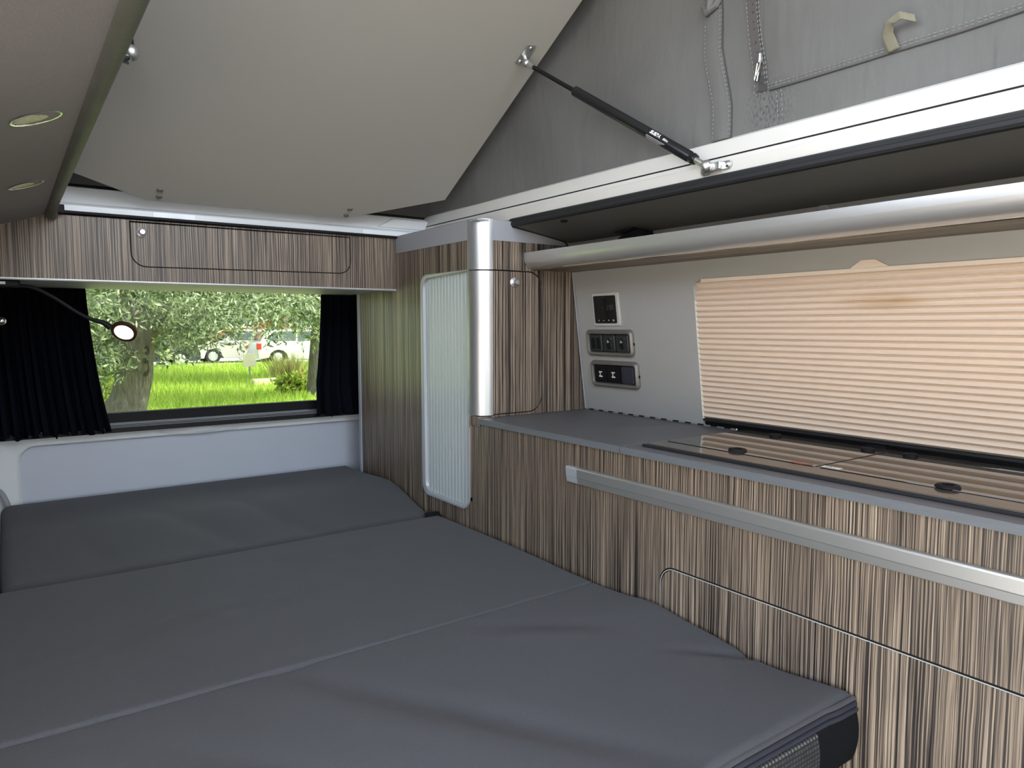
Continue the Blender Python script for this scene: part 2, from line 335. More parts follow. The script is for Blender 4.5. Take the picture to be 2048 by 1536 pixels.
win = struct('window_1', join(box(-0.02, 1.12, 2.500, 2.53, -0.297, -0.2675), box(-0.02, 0.05, 2.50, 2.53, -0.27, 0.22), box(1.05, 1.12, 2.50, 2.53, -0.27, 0.22), box(-0.02, 1.12, 2.50, 2.53, 0.17, 0.22)), M['black'], 'rear window with black frame and tinted glass')
obj('pane', box(0.05, 1.05, 2.514, 2.519, -0.268, 0.17), glassmat('tinted rear glass', (0.55, 0.57, 0.52)), win)
# side window behind the blind
sw = struct('window_2', join(wplate([(1.16, -0.300), (0.27, -0.300), (0.27, -0.2265), (1.16, -0.2265)], -0.045, -0.0085), wplate([(1.16, -0.30), (1.125, -0.30), (1.125, 0.13), (1.16, 0.13)], -0.045, -0.03), wplate([(0.30, -0.30), (0.27, -0.30), (0.27, 0.13), (0.30, 0.13)], -0.045, -0.03), wplate([(1.16, 0.10), (0.27, 0.10), (0.27, 0.13), (1.16, 0.13)], -0.045, -0.03)),
            M['black'], 'kitchen side window with black frame behind the beige blind')
obj('pane', wplate([(1.125, -0.233), (0.30, -0.233), (0.30, 0.10), (1.125, 0.10)], -0.042, -0.038), glassmat('tinted side glass', (0.45, 0.46, 0.45)), sw)
obj('latch', join(wplate(rrect(0.690, 0.730, -0.2425, -0.2305, 0.005), -0.0085, 0.004), wplate(rrect(0.672, 0.70, -0.241, -0.236, 0.002), -0.0085, 0.010)), M['black'], sw)

# ------------------------------------------------------------------ kitchen
kc = thing('kitchen_cabinet', 'long zebra-wood kitchen cabinet with an aluminium handle rail beside the bed', 'cabinet', (1.2, 0.5, HF))
Y0 = -0.60
fp = [(1.602, -1.08), (1.602, -0.2575), (Y0, -0.2575), (Y0, -0.4555), (0.893, -0.4555)]+[(0.893+0.033*math.sin(a), -0.4885+0.033*math.cos(a)) for a in np.linspace(0.2, math.pi/2, 7)]+[(0.926, -1.08)]
obj('front_panel', prism(fp, 'x', 1.004, 1.020), M['wood'], kc)
d1 = [(0.605, -1.08), (0.605, -0.4595), (0.889, -0.4595)]+[(0.889+0.033*math.sin(a), -0.4925+0.033*math.cos(a)) for a in np.linspace(0.2, math.pi/2, 7)]+[(0.922, -1.08)]
dd1 = obj('cupboard_door', prism(d1, 'x', 1.0035, 1.020), M['wood'], kc)
dd2 = obj('cupboard_door', prism([(Y0, -1.08), (Y0, -0.4595), (0.602, -0.4595), (0.602, -1.08)], 'x', 1.0035, 1.020), M['wood'], kc)
et = [(Y0, -0.4553), (0.893, -0.4553)]+[(0.893+0.0332*math.sin(a), -0.4885+0.0332*math.cos(a)) for a in np.linspace(0.2, math.pi/2, 8)]+[(0.9262, -0.9)]
obj('edge_trim', tube([(1.0036, p[0]-0.0012, p[1]-0.0030) for p in et], 0.0008, 6), M['screenframe'], kc, smooth=True)
obj('shadow_gap', tube([(1.0052, p[0], p[1]-0.0008) for p in et], 0.0021, 6), M['black'], kc, smooth=True)
obj('shadow_gap', tube([(1.0050, 0.6035, -0.4600), (1.0050, 0.6035, -0.9)], 0.0021, 6), M['black'], kc, smooth=True)
obj('carcass', join(box(1.022, 1.38, Y0, 1.60, -1.10, -0.2578), box(1.02, 1.024, Y0, 1.60, -1.10, -0.258)), M['dark'], kc)
rp = [(1.004, -0.3070), (0.9975, -0.3072), (0.9958, -0.3082), (0.9950, -0.3110), (0.9963, -0.3282), (0.9970, -0.3298), (0.9992, -0.3420), (1.0005, -0.3432), (1.004, -0.3432)]
hr = obj('handle_rail', prism(rp, 'y', Y0, 1.165), M['alu'], kc)
obj('end_cap', prism([(x-0.0008 if x < 1 else x, h) for x, h in rp], 'y', 1.1655, 1.200), M['tframe'], hr)

def slab(y0, y1):
    return box(1.0, 1.372, y0, y1, -0.2565, -0.2420)
wl = thing('worktop', 'slate grey worktop flap against the wardrobe, with a piano hinge at its back', 'worktop', (1.18, 1.3, -0.2565))
obj('board', slab(1.0375, 1.562), M['worktop'], wl, bevel=0.0012)
obj('edge_band', box(0.9988, 1.0, 1.0375, 1.562, -0.2562, -0.2426), M['edge'], wl)
hg = obj('piano_hinge', tube([(1.3685, 1.036, -0.2405), (1.3685, 1.562, -0.2405)], 0.0028, 8), M['zinc'], wl, smooth=True)
for k in range(13): obj('hinge_gap', box(1.3645, 1.3692, 1.05+0.0395*k, 1.067+0.0395*k, -0.2400, -0.2374), M['black'], hg)
obj('hinge_pin', sphere((1.3685, 1.034, -0.2395), 0.0035), M['chrome'], hg, smooth=True)
wr = thing('worktop', 'slate grey worktop carrying the glass hob', 'worktop', (1.18, 0.2, -0.2565))
obj('board', slab(Y0, 1.0345), M['worktop'], wr, bevel=0.0012)
obj('edge_band', box(0.9988, 1.0, Y0, 1.0345, -0.2562, -0.2426), M['edge'], wr)

hob = thing('hob', 'dark mirrored glass hob with two lids set in the worktop by the blind', 'hob', (1.2, 0.55, -0.242))
def zplate(pts, h0, h1, inset=0.0):
    return prism(pts, 'z', h0, h1)
obj('base', zplate(rrect(1.038, 1.357, 0.09, 1.004, 0.012), -0.2420, -0.2350), M['hobframe'], hob, bevel=0.0012)
obj('rim', zplate(rrect(1.033, 1.041, 0.085, 1.008, 0.003), -0.2420, -0.2368), M['rubber'], hob, bevel=0.0012)
rests = {0: [(1.321, 0.900), (1.312, 0.696)], 1: [(1.315, 0.620), (1.31, 0.17)]}
for i, (ya, yb, ring) in enumerate(((0.6665, 0.996, (1.110, 0.836)), (0.105, 0.6615, (1.103, 0.466)))):
    g = obj('glass_lid', zplate(rrect(1.091, 1.330, ya, yb, 0.006), -0.2349, -0.2338), M['hob'], hob, bevel=0.0004)
    obj('finger_ring', lathe([(0.0085, 0), (0.0085, 0.003), (0.0105, 0.0042), (0.0145, 0.0040), (0.0165, 0.0025), (0.017, 0)], (ring[0], ring[1], -0.2337), (0, 0, 1), 28), M['black'], g, smooth=30)
    for (px, py) in rests[i]:
        obj('rest_pad', join(lathe([(0.0125, 0), (0.0125, 0.0035), (0.011, 0.0045), (0.0, 0.0046)], (px, py, -0.2337), (0, 0, 1), 20), lathe([(0.0045, 0.0046), (0.0045, 0.0056), (0, 0.0057)], (px, py, -0.2337), (0, 0, 1), 10)), M['black'], g, smooth=30)
    if i == 0:
        rr = [(1.098+0.011*math.cos(a), 0.6945+0.020*math.sin(a)) for a in np.linspace(0, 2*math.pi, 33)[:-1]]
        ri = [(1.098+0.009*math.cos(a), 0.6945+0.0175*math.sin(a)) for a in np.linspace(0, 2*math.pi, 33)[:-1]]
        tag(obj('warning_print', join(loft([[(*p, -0.2335) for p in rr], [(*p, -0.2335) for p in ri]], False), box(1.096, 1.0975, 0.6785, 0.71, -0.23365, -0.2335)), M['red'], g), 'red ring warning print on the left lid')
    else:
        s = obj('sticker', zplate(rrect(1.096, 1.109, 0.628, 0.660, 0.0008), -0.2338, -0.2335), M['print'], g)
        tag(s, 'small white sticker with a dark ring and yellow triangle')
        obj('sticker_mark', loft([[(1.1025+0.0042*math.cos(a), 0.6495+0.0048*math.sin(a), -0.2334) for a in np.linspace(0, 2*math.pi, 17)[:-1]], [(1.1025+0.0030*math.cos(a), 0.6495+0.0034*math.sin(a), -0.2334) for a in np.linspace(0, 2*math.pi, 17)[:-1]]], False), M['black'], g)
        obj('sticker_mark', ([(1.099, 0.643, -0.2334), (1.099, 0.634, -0.2334), (1.1065, 0.6385, -0.2334)], [(0, 1, 2)]), M['yellow'], g)
        obj('small_print', text_geo('GLASS LID', 0.007, lambda u, v: (1.30+v, 0.50-u, -0.2333)) if False else join(*[box(1.306+0.004*k, 1.3075+0.004*k, 0.425, 0.50-0.01*k, -0.2338, -0.2336) for k in range(3)]), M['greyprint'], g)

# ------------------------------------------------------------------ wardrobe
wd = thing('wardrobe', 'tall zebra-wood wardrobe with tambour shutter and rounded aluminium corner', 'wardrobe', (1.2, 1.95, HF))
R = 0.047
YT0, YT1, HT0, HT1 = 1.607, 1.868, -0.495, 0.1455          # tambour opening
sp = [(1.604, -1.08), (1.604, -0.460)]+arc(1.641, -0.460, 0.034, 180, 270, 5)+arc(1.832, -0.461, 0.034, 270, 360, 5)+arc(1.832, 0.1115, 0.034, 0, 90, 5)+[(1.604, 0.1455), (1.604, 0.276), (2.318, 0.276), (2.318, -1.08)]
obj('side_panel', prism(sp, 'x', 1.0, 1.016), M['wood3'], wd)
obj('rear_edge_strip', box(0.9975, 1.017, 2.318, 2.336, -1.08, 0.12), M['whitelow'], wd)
obj('corner_infill', prism([(1.604, -0.470), (1.604, -0.245), (1.6095, -0.245), (1.6115, -0.243), (1.6115, -0.455)], 'x', 1.0, 1.012), M['wood3'], wd)
obj('corner_infill', box(1.0005, 1.05, 1.5626, 1.6062, -0.262, -0.2385), M['wood3'], wd, bevel=0.001)
# frame round the tambour: left, bottom and (thin) top
fo = [(1.600, 0.1470)]+arc(1.834, 0.1110, 0.036, 90, 0, 6)+arc(1.834, -0.461, 0.036, 0, -90, 6)+arc(1.642, -0.461, 0.036, -90, -180, 6)+[(1.606, -0.27)]
fi = [(1.600, 0.1440)]+arc(1.828, 0.1080, 0.030, 90, 0, 6)+arc(1.824, -0.457, 0.030, 0, -90, 6)+arc(1.641, -0.458, 0.030, -90, -180, 6)+[(1.611, -0.27)]
fo2, fi2 = [(y, h) for y, h in fo], [(y, h) for y, h in fi]
tf = loft([[(x, y, h) for y, h in L] for x, L in ((1.001, fo2), (0.996, fo2), (0.9955, [(a[0]*.6+b[0]*.4, a[1]*.6+b[1]*.4) for a, b in zip(fo2, fi2)]), (0.998, fi2), (1.012, [(b[0]-0.004*(b[0] > 1.75), b[1]) for b in fi2]))], cap=False, closed=False)
tfo = obj('tambour_frame', tf, M['tframe'], wd, smooth=35)
ns = 15; sw_ = (YT1-0.004-1.600)/ns
for k in range(ns):
    ya = 1.600+k*sw_
    p = [(1.0105, ya+0.0004), (1.0068, ya+0.0022), (1.0058, ya+sw_*0.5), (1.0068, ya+sw_-0.0022), (1.0105, ya+sw_-0.0004), (1.016, ya+sw_-0.0004), (1.016, ya+0.0004)]
    o = obj('slat', prism(p, 'z', HT0, HT1), M['slat'], wd, smooth=50)
# front of the wardrobe above the worktop (the visible face towards the camera)
door = [(1.0495, -0.2335), (1.0495, 0.1440)]+arc(1.163, 0.0990, 0.045, 90, 0, 7)+arc(1.163, -0.1885, 0.045, 0, -90, 7)
fx = lambda h: WX(h)-0.001
fp2 = [(1.050, -0.2418), (1.050, -0.2365)]+[(x+0.003, h-0.003) for x, h in arc(1.163, -0.1885, 0.045, -90, 0, 7)]+[(x+0.003, h+0.003) for x, h in arc(1.163, 0.0990, 0.045, 0, 90, 7)]+[(1.050, 0.1475), (1.050, 0.272), (1.308, 0.232), (fx(0.2), 0.2), (fx(-0.2418), -0.2418)]
obj('front_panel', prism(fp2, 'y', YC, YC+0.016), M['wood3'], wd)
dr = obj('door', prism(door, 'y', YC-0.001, YC+0.016), M['wood3'], wd)
obj('door_gap', prism([(x+0.0025*(x > 1.05), h) for x, h in [(1.0495, -0.237), (1.0495, 0.1475)]]+[(x+0.0035, h+0.0035) for x, h in arc(1.163, 0.0990, 0.045, 90, 0, 7)]+[(x+0.0035, h-0.0035) for x, h in arc(1.163, -0.1885, 0.045, 0, -90, 7)], 'y', YC+0.010, YC+0.018), M['black'], wd)
kn = [(0.0, 0.020), (0.006, 0.0195), (0.0085, 0.016), (0.0082, 0.012), (0.0055, 0.008), (0.005, 0.005), (0.0095, 0.0035), (0.0125, 0.002), (0.0125, 0.0)]
obj('knob', lathe(kn[::-1], (1.114, YC-0.001, 0.115), (0, -1, 0), 20), M['alu2'], dr, smooth=40)
obj('top_band', join(box(0.9985, 1.004, 1.612, 2.03, 0.2235, 0.2745), prism([(1.047, 0.2225), (1.047, 0.2745), (1.112, 0.2745), (1.318, 0.2375), (1.305, 0.2225)], 'y', YC-0.0015, YC+0.006), box(1.0, 1.11, YC, 2.03, 0.27, 0.2745)), M['greyband'], wd)
def column(h0, h1, r0):
    pts = [(1.047-r0*math.cos(a), 1.612-r0*math.sin(a)) for a in np.linspace(0, math.pi/2, 12)]
    inn = [(1.047-(r0-0.004)*math.cos(a), 1.612-(r0-0.004)*math.sin(a)) for a in np.linspace(math.pi/2, 0, 12)]
    return prism(pts+inn, 'z', h0, h1)
obj('corner_column', column(0.1465, 0.2765, R+0.0015), M['alu2'], wd, smooth=25)
obj('corner_column', column(-0.2365, 0.1435, R+0.0015), M['alu2'], dr, smooth=25)
obj('wall_strip', tube([(WX(0.150)-0.003, YC-0.004, 0.150), (WX(-0.2415)-0.003, YC-0.004, -0.2415)], 0.0028, 8), M['greyband'], wd, smooth=True)
obj('carcass', join(box(1.02, 1.37, 1.60, 2.31, -1.08, -0.26), box(1.02, 1.30, 1.59, 2.31, -0.26, 0.215)), M['dark'], wd)
# cable-like edge strip between wardrobe top and the headliner board
struct('trim_10', tube(smooth_path([(1.108, YC-0.004, 0.262), (1.18, YC-0.004, 0.2515), (1.27, YC-0.004, 0.237), (1.292, YC-0.004, 0.230), (1.299, YC-0.004, 0.212)], 5), 0.0028, 8), M['rubber'], 'thin dark edge strip between the wardrobe and the headliner board', smooth=True)

# ------------------------------------------------------------------ overhead shelf
sh = thing('overhead_shelf', 'overhead shelf with a rounded satin aluminium rail above the blind', 'shelf', (1.22, 0.5, 0.150))
prof = [(1.1475, 0.1955), (1.147, 0.180)]+[(1.176-0.029*math.cos(a), 0.1825-0.029*math.sin(a)) for a in np.linspace(0.15, math.pi/2, 9)]+[(1.184, 0.1533), (1.184, 0.1585), (1.156, 0.185), (1.153, 0.1955)]
obj('rail', prism(prof, 'y', Y0, YC-0.002), M['alu_rail'], sh, smooth=25)
obj('rail_lip', box(1.180, 1.186, Y0, 1.44, 0.1522, 0.1545), M['cream'], sh)
obj('shelf_board', box(1.184, WX(0.15)-0.0005, Y0, YC-0.001, 0.1505, 0.1665), M['woodu'], sh)
cl = tag(obj('holder_clip', join(prism([(1.325, 0.216), (1.292, 0.232), (1.262, 0.236), (1.236, 0.229), (1.232, 0.18), (1.305, 0.18)], 'x', 1.262, 1.296), prism([(1.333, 0.2315), (1.262, 0.238), (1.262, 0.234), (1.30, 0.226)], 'x', 1.25, 1.30)), M['black']), 'black plastic holder clip standing on the shelf behind the rail', 'clip')
tag(obj('round_cap', lathe([(0.013, 0), (0.013, 0.002), (0.011, 0.0032), (0, 0.0034)], W(0.80, 0.222, 0.0), tuple(_n), 20), M['panel'], smooth=30), 'small round grey cap on the wall above the rail', 'cap')
tag(obj('bolt_head', lathe([(0.009, 0), (0.009, 0.004), (0.006, 0.0055), (0, 0.006)], (1.135, 1.38, 0.259), (0, 0, -1), 14), M['black'], smooth=30), 'small dark bolt head under the headliner board near the wardrobe', 'bolt')

# ------------------------------------------------------------------ pleated blind
def blindmat():
    m, nt, b = nodes('beige pleated cloth'); L = nt.links.new
    tc = nt.nodes.new('ShaderNodeTexCoord'); n = nt.nodes.new('ShaderNodeTexNoise'); n.inputs['Scale'].default_value = 1.0; n.inputs['Detail'].default_value = 4
    mp = nt.nodes.new('ShaderNodeMapping'); mp.inputs['Scale'].default_value = (60, 14, 60); L(tc.outputs['Object'], mp.inputs[0]); L(mp.outputs[0], n.inputs['Vector'])
    # a worn ochre stain, high in the middle of the blind
    gr = nt.nodes.new('ShaderNodeVectorMath'); gr.operation = 'SUBTRACT'; gr.inputs[1].default_value = (0, -0.02, 0.272); L(tc.outputs['Object'], gr.inputs[0])
    sc = nt.nodes.new('ShaderNodeVectorMath'); sc.operation = 'MULTIPLY'; sc.inputs[1].default_value = (0, 10.5, 58); L(gr.outputs[0], sc.inputs[0])
    ln = nt.nodes.new('ShaderNodeVectorMath'); ln.operation = 'LENGTH'; L(sc.outputs[0], ln.inputs[0])
    mr = nt.nodes.new('ShaderNodeMapRange'); mr.inputs[1].default_value = 0.3; mr.inputs[2].default_value = 1.1; mr.inputs[3].default_value = 1.0; mr.inputs[4].default_value = 0.0; L(ln.outputs['Value'], mr.inputs[0])
    mu = nt.nodes.new('ShaderNodeMath'); mu.operation = 'MULTIPLY'; L(mr.outputs[0], mu.inputs[0]); L(n.outputs[0], mu.inputs[1])
    mx = nt.nodes.new('ShaderNodeMix'); mx.data_type = 'RGBA'; mx.inputs[6].default_value = (0.735, 0.61, 0.50, 1); mx.inputs[7].default_value = (0.56, 0.39, 0.20, 1); L(mu.outputs[0], mx.inputs[0])
    L(mx.outputs[2], b.inputs['Base Color']); setp(b, Roughness=0.9)
    t = nt.nodes.new('ShaderNodeBsdfTranslucent'); L(mx.outputs[2], t.inputs[0]); s = nt.nodes.new('ShaderNodeMixShader'); s.inputs[0].default_value = 0.0
    L(b.outputs[0], s.inputs[1]); L(t.outputs[0], s.inputs[2]); L(s.outputs[0], nt.nodes['Material Output'].inputs[0]); return m
M['blind'] = blindmat()
bl = thing('pleated_blind', 'beige pleated window blind with a small pull tab, stained near the top', 'blind', (1.35, 0.713, -0.2285))
NP = 26; hb0, hb1 = -0.2235, 0.1045
def blind_geo():
    hs = [hb0+(hb1-hb0)*k/(2*NP) for k in range(2*NP+1)]
    def pt(u, v):
        k = round(v*2*NP); y0, y1 = 1.1305, 0.2955
        if hs[k] > 0.084: q = hs[k]-0.084; ins = 0.021-math.sqrt(max(0, 0.021**2-q*q)); y0 -= ins; y1 += ins
        return W(y0+(y1-y0)*u, hs[k], 0.003 if k % 2 else -0.0065)
    return grid(pt, 30, 2*NP)
obj('pleated_cloth', blind_geo(), M['blind'], bl)
obj('bottom_rail', wplate([(1.131, -0.2285), (0.295, -0.2285), (0.295, -0.2235), (1.131, -0.2235)], -0.008, 0.004), M['rubber'], bl, bevel=0.001)
obj('pull_tab', wloft([([(0.757, 0.1035), (0.727, 0.1225), (0.700, 0.1225), (0.668, 0.1035)], 0.0005), ([(0.757, 0.1035), (0.727, 0.1225), (0.700, 0.1225), (0.668, 0.1035)], 0.004)]), M['blind'], bl)
obj('head_rail', wplate([(1.108, 0.100), (0.318, 0.100), (0.318, 0.1085), (1.108, 0.1085)], 0.0005, 0.005), M['blind'], bl, bevel=0.001)

# ------------------------------------------------------------------ control panel and switches on the leaning wall
cp = thing('control_panel', 'square pale framed control screen above the rocker switches', 'control panel', W(1.436, -0.001))
obj('frame', wloft([(rrect(1.385, 1.488, 0.000, 0.0895, 0.004), 0), (rrect(1.385, 1.488, 0.000, 0.0895, 0.004), 0.004), (rrect(1.387, 1.486, 0.002, 0.0875, 0.003), 0.0055)]), M['screenframe'], cp, smooth=30)
obj('screen', wplate(rrect(1.3955, 1.4815, 0.0070, 0.0815, 0.004), 0.005, 0.0062), M['screen'], cp)
WT = lambda y, h, d: (lambda u, v: W(y-u, h+v, d))
obj('digits', text_geo('100', 0.020, WT(1.4335, 0.043, 0.0064), 0.0004), M['dim'], cp)
obj('digits', text_geo('+', 0.014, WT(1.452, 0.045, 0.0064)), M['dim'], cp)
obj('top_print', wplate([(1.449, 0.0772), (1.433, 0.0772), (1.433, 0.0780), (1.449, 0.0780)], 0.0062, 0.0065), M['dim'], cp)
obj('icon', text_geo('<', 0.0075, WT(1.4675, 0.0125, 0.0064), 0.0001), M['print'], cp)
obj('icon', ([W(1.4485, 0.0135, 0.0064), W(1.4445, 0.0135, 0.0064), W(1.4465, 0.0165, 0.0064)], [(0, 1, 2)]), M['print'], cp)
obj('icon', ([W(1.4290, 0.0165, 0.0064), W(1.4245, 0.0165, 0.0064), W(1.42675, 0.0135, 0.0064)], [(0, 1, 2)]), M['print'], cp)
obj('icon', loft([[W(1.408+r*math.cos(a), 0.0150+r*math.sin(a), 0.0064) for a in np.linspace(0, 2*math.pi, 13)[:-1]] for r in (0.0026, 0.0014)], False), M['print'], cp)
def bezel(y0, y1, h0, h1, parent):
    rr = lambda i, r: rrect(y0+i, y1-i, h0+i, h1-i, r)
    g = wloft([(rr(0, 0.014), 0), (rr(0.0, 0.014), 0.004), (rr(0.0025, 0.0125), 0.0085), (rr(0.006, 0.010), 0.0105), (rr(0.010, 0.007), 0.0095), (rr(0.0125, 0.005), 0.004), (rr(0.0125, 0.005), 0.002)])
    b = obj('bezel', g, M['bezel'], parent, smooth=40)
    obj('side_notch', wplate([(y0+0.0005, (h0+h1)/2-0.005), (y0-0.0012, (h0+h1)/2-0.005), (y0-0.0012, (h0+h1)/2+0.002), (y0+0.0005, (h0+h1)/2+0.002)], 0.001, 0.005), M['black'], b)
    obj('inset', wplate(rr(0.0122, 0.005), 0.002, 0.0035), M['black'], b)
s1 = thing('switch_panel', 'bronze framed panel of three dark rocker switches below the control screen', 'switch', W(1.434, -0.083))
bezel(1.343, 1.526, -0.0835, -0.0105, s1)
for k in range(3):
    yc = 1.4855-0.051*k
    rr = lambda i, r: rrect(yc-0.0235+i, yc+0.0235-i, -0.070+i, -0.0245-i, r)
    rk = obj('rocker', wloft([(rr(0, 0.004), 0.0035), (rr(0, 0.004), 0.006), (rr(0.002, 0.003), 0.0075)]), M['rocker'], s1, smooth=30)
    if k == 0:
        obj('rocker_pad', join(wplate(rrect(yc+0.003, yc+0.018, -0.063, -0.032, 0.005), 0.0074, 0.0088), wplate(rrect(yc-0.018, yc-0.003, -0.063, -0.032, 0.005), 0.0074, 0.0088)), M['black'], rk, bevel=0.0008)
    else:
        obj('rocker_pad', wloft([(rrect(yc-0.009, yc+0.009, -0.063, -0.033, 0.008), 0.0074), (rrect(yc-0.007, yc+0.007, -0.061, -0.035, 0.006), 0.0092)]), M['black'], rk, smooth=30)
        obj('rocker_glint', ([W(yc+0.002, -0.036, 0.0094), W(yc-0.005, -0.044, 0.0094), W(yc+0.005, -0.046, 0.0094)], [(0, 1, 2)]), M['greyprint'], rk)
        obj('rocker_mark', wplate([(yc-0.010, -0.034), (yc-0.014, -0.034), (yc-0.014, -0.033), (yc-0.010, -0.033)], 0.0076, 0.0079), M['greyprint'], rk)
s2 = thing('socket_panel', 'bronze framed panel with two charging sockets and a blank plate, lowest on the wall', 'socket', W(1.425, -0.170))
bezel(1.333, 1.519, -0.1695, -0.0955, s2)
for k in range(2):
    yc = 1.4775-0.051*k
    b = obj('socket', join(wplate(rrect(yc-0.0225, yc+0.0225, -0.155, -0.1095, 0.004), 0.0035, 0.0060), lathe([(0.0185, 0), (0.0185, 0.0025), (0.0165, 0.003), (0.0160, 0.001), (0.0, 0.001)], W(yc, -0.1325, 0.006), tuple(_n), 24)), M['black'], s2, smooth=30)
    obj('port', join(wplate([(yc+0.007, -0.1285), (yc-0.006, -0.1285), (yc-0.006, -0.1255), (yc+0.007, -0.1255)], 0.0069, 0.0078), wplate([(yc+0.007, -0.1410), (yc-0.006, -0.1410), (yc-0.006, -0.1375), (yc+0.007, -0.1375)], 0.0069, 0.0078), wplate([(yc+0.004, -0.1375), (yc+0.001, -0.1375), (yc+0.001, -0.1285), (yc+0.004, -0.1285)], 0.0069, 0.0074)), M['print'], b)
obj('blank_plate', wloft([(rrect(1.3510, 1.3955, -0.155, -0.1095, 0.004), 0.0035), (rrect(1.3510, 1.3955, -0.155, -0.1095, 0.004), 0.0060), (rrect(1.3525, 1.394, -0.1535, -0.111, 0.003), 0.0070)]), M['blank'], s2, smooth=30)

# ------------------------------------------------------------------ rear overhead locker
lk = thing('rear_locker', 'zebra-wood overhead locker with a flap door across the rear window', 'locker', (0.45, 2.2, 0.112))
YL = 2.031
fpts = [(-0.27, 0.1135), (0.9985, 0.1135), (0.9985, 0.2690), (0.1, 0.2655), (0.0, 0.2315), (-0.08, 0.199), (-0.17, 0.149), (-0.27, 0.12)]
flap = [(0.269, 0.2595), (0.269, 0.185)]+arc(0.302, 0.185, 0.033, 180, 270, 6)+arc(0.815, 0.190, 0.033, 270, 360, 6)+[(0.848, 0.2605)]
def frame_front():
    me = bmesh.new(); res = []
    gapp = [(0.266, 0.2635), (0.266, 0.185)]+arc(0.302, 0.185, 0.036, 180, 270, 6)+arc(0.815, 0.190, 0.036, 270, 360, 6)+[(0.851, 0.2635)]
    for y in (YL, YL+0.016):
        o = [me.verts.new((p[0], y, p[1])) for p in fpts]; i = [me.verts.new((p[0], y, p[1])) for p in gapp]
        ed = [me.edges.new((L[k], L[(k+1) % len(L)])) for L in (o, i) for k in range(len(L))]
        bmesh.ops.triangle_fill(me, edges=ed, use_beauty=True); res.append((o, i))
    for q in (0, 1):
        a, b = res[0][q], res[1][q]
        for k in range(len(a)): me.faces.new((a[k], a[(k+1) % len(a)], b[(k+1) % len(a)], b[k]))
    me.verts.index_update(); g = ([tuple(v.co) for v in me.verts], [tuple(v.index for v in f.verts) for f in me.faces]); me.free(); return g
obj('front_panel', frame_front(), M['wood2'], lk)
fl = obj('flap_door', prism(flap, 'y', YL+0.0005, YL+0.016), M['wood2'], lk)
obj('knob', lathe(kn[::-1], (0.293, YL, 0.236), (0, -1, 0), 20), M['alu2'], fl, smooth=40)
obj('edge_trim', tube([(x, YL+0.001, h) for x, h in [(0.2675, 0.26), (0.2675, 0.185)]+arc(0.302, 0.185, 0.0345, 180, 270, 6)+arc(0.815, 0.190, 0.0345, 270, 360, 6)+[(0.8495, 0.26)]], 0.0012, 6), M['black'], lk, smooth=True)
obj('bottom_panel', box(-0.27, 0.9985, YL+0.002, 2.40, 0.1085, 0.1130), M['greyband'], lk)
obj('bottom_edge', box(-0.27, 0.9985, YL-0.001, YL+0.004, 0.1105, 0.1137), M['strip'], lk)
obj('carcass', prism([(-0.27, 0.1131), (0.9985, 0.1131), (0.9985, 0.268), (0.1, 0.2645), (0.0, 0.2305), (-0.17, 0.148), (-0.27, 0.119)], 'y', YL+0.018, 2.42), M['dark'], lk)

# ------------------------------------------------------------------ curtains and rail
def curtain(x0t, x1t, x0b, x1b, y, k, lab, flare):
    ht, hb = 0.125, -0.312
    nu, nv = 150, 26
    ph = rng.uniform(0, 6.28, 4)
    def fn(u, v):
        s = v
        a = x0t+(x0b-x0t)*s**1.6; b = x1t+(x1b-x1t)*(s**1.6)
        x = a+(b-a)*u
        amp = 0.008+0.010*s
        yy = y - amp*math.sin(k*u*6.283+ph[0]+0.6*math.sin(3*u+ph[1]))-0.004*math.sin(2.3*k*u*6.283+ph[2])*s
        x += 0.004*s*math.sin(k*1.7*u*6.283+ph[3])
        h = ht+(hb-ht)*s
        if v > 0.9: h += (v-0.9)/0.1*(0.005*math.sin(k*0.55*u*6.283+ph[1])+0.003*math.sin(k*1.3*u*6.283+ph[2]))
        yy -= flare*max(0, s-0.75)*0.16
        return (x, yy, h)
    g = grid(fn, nu, nv)
    o = obj('curtain', g, M['navy'], None, smooth=80)
    sm = o.modifiers.new('thickness', 'SOLIDIFY'); sm.thickness = 0.003
    return tag(o, lab, 'curtain', None)
curtain(-0.20, 0.196, -0.20, 0.238, 2.452, 19, 'black pleated curtain gathered at the left of the rear window', 1)
curtain(0.912, 1.10, 0.868, 1.12, 2.452, 6, 'black curtain gathered at the right of the rear window beside the wardrobe', 1)
cr = thing('curtain_rail', 'black curtain rail on the ledge under the rear window', 'rail', (0.45, 2.44, -0.312))
obj('track', prism([(2.427, -0.3195), (2.429, -0.3070), (2.450, -0.2990), (2.458, -0.303), (2.456, -0.3195)], 'x', -0.24, 1.10), M['black'], cr, smooth=20)
obj('wire', join(tube([(-0.24, 2.4345, -0.3045), (1.1, 2.4345, -0.3045)], 0.001, 6), tube([(-0.24, 2.443, -0.3012), (1.1, 2.443, -0.3012)], 0.0009, 6)), M['tframe'], cr)

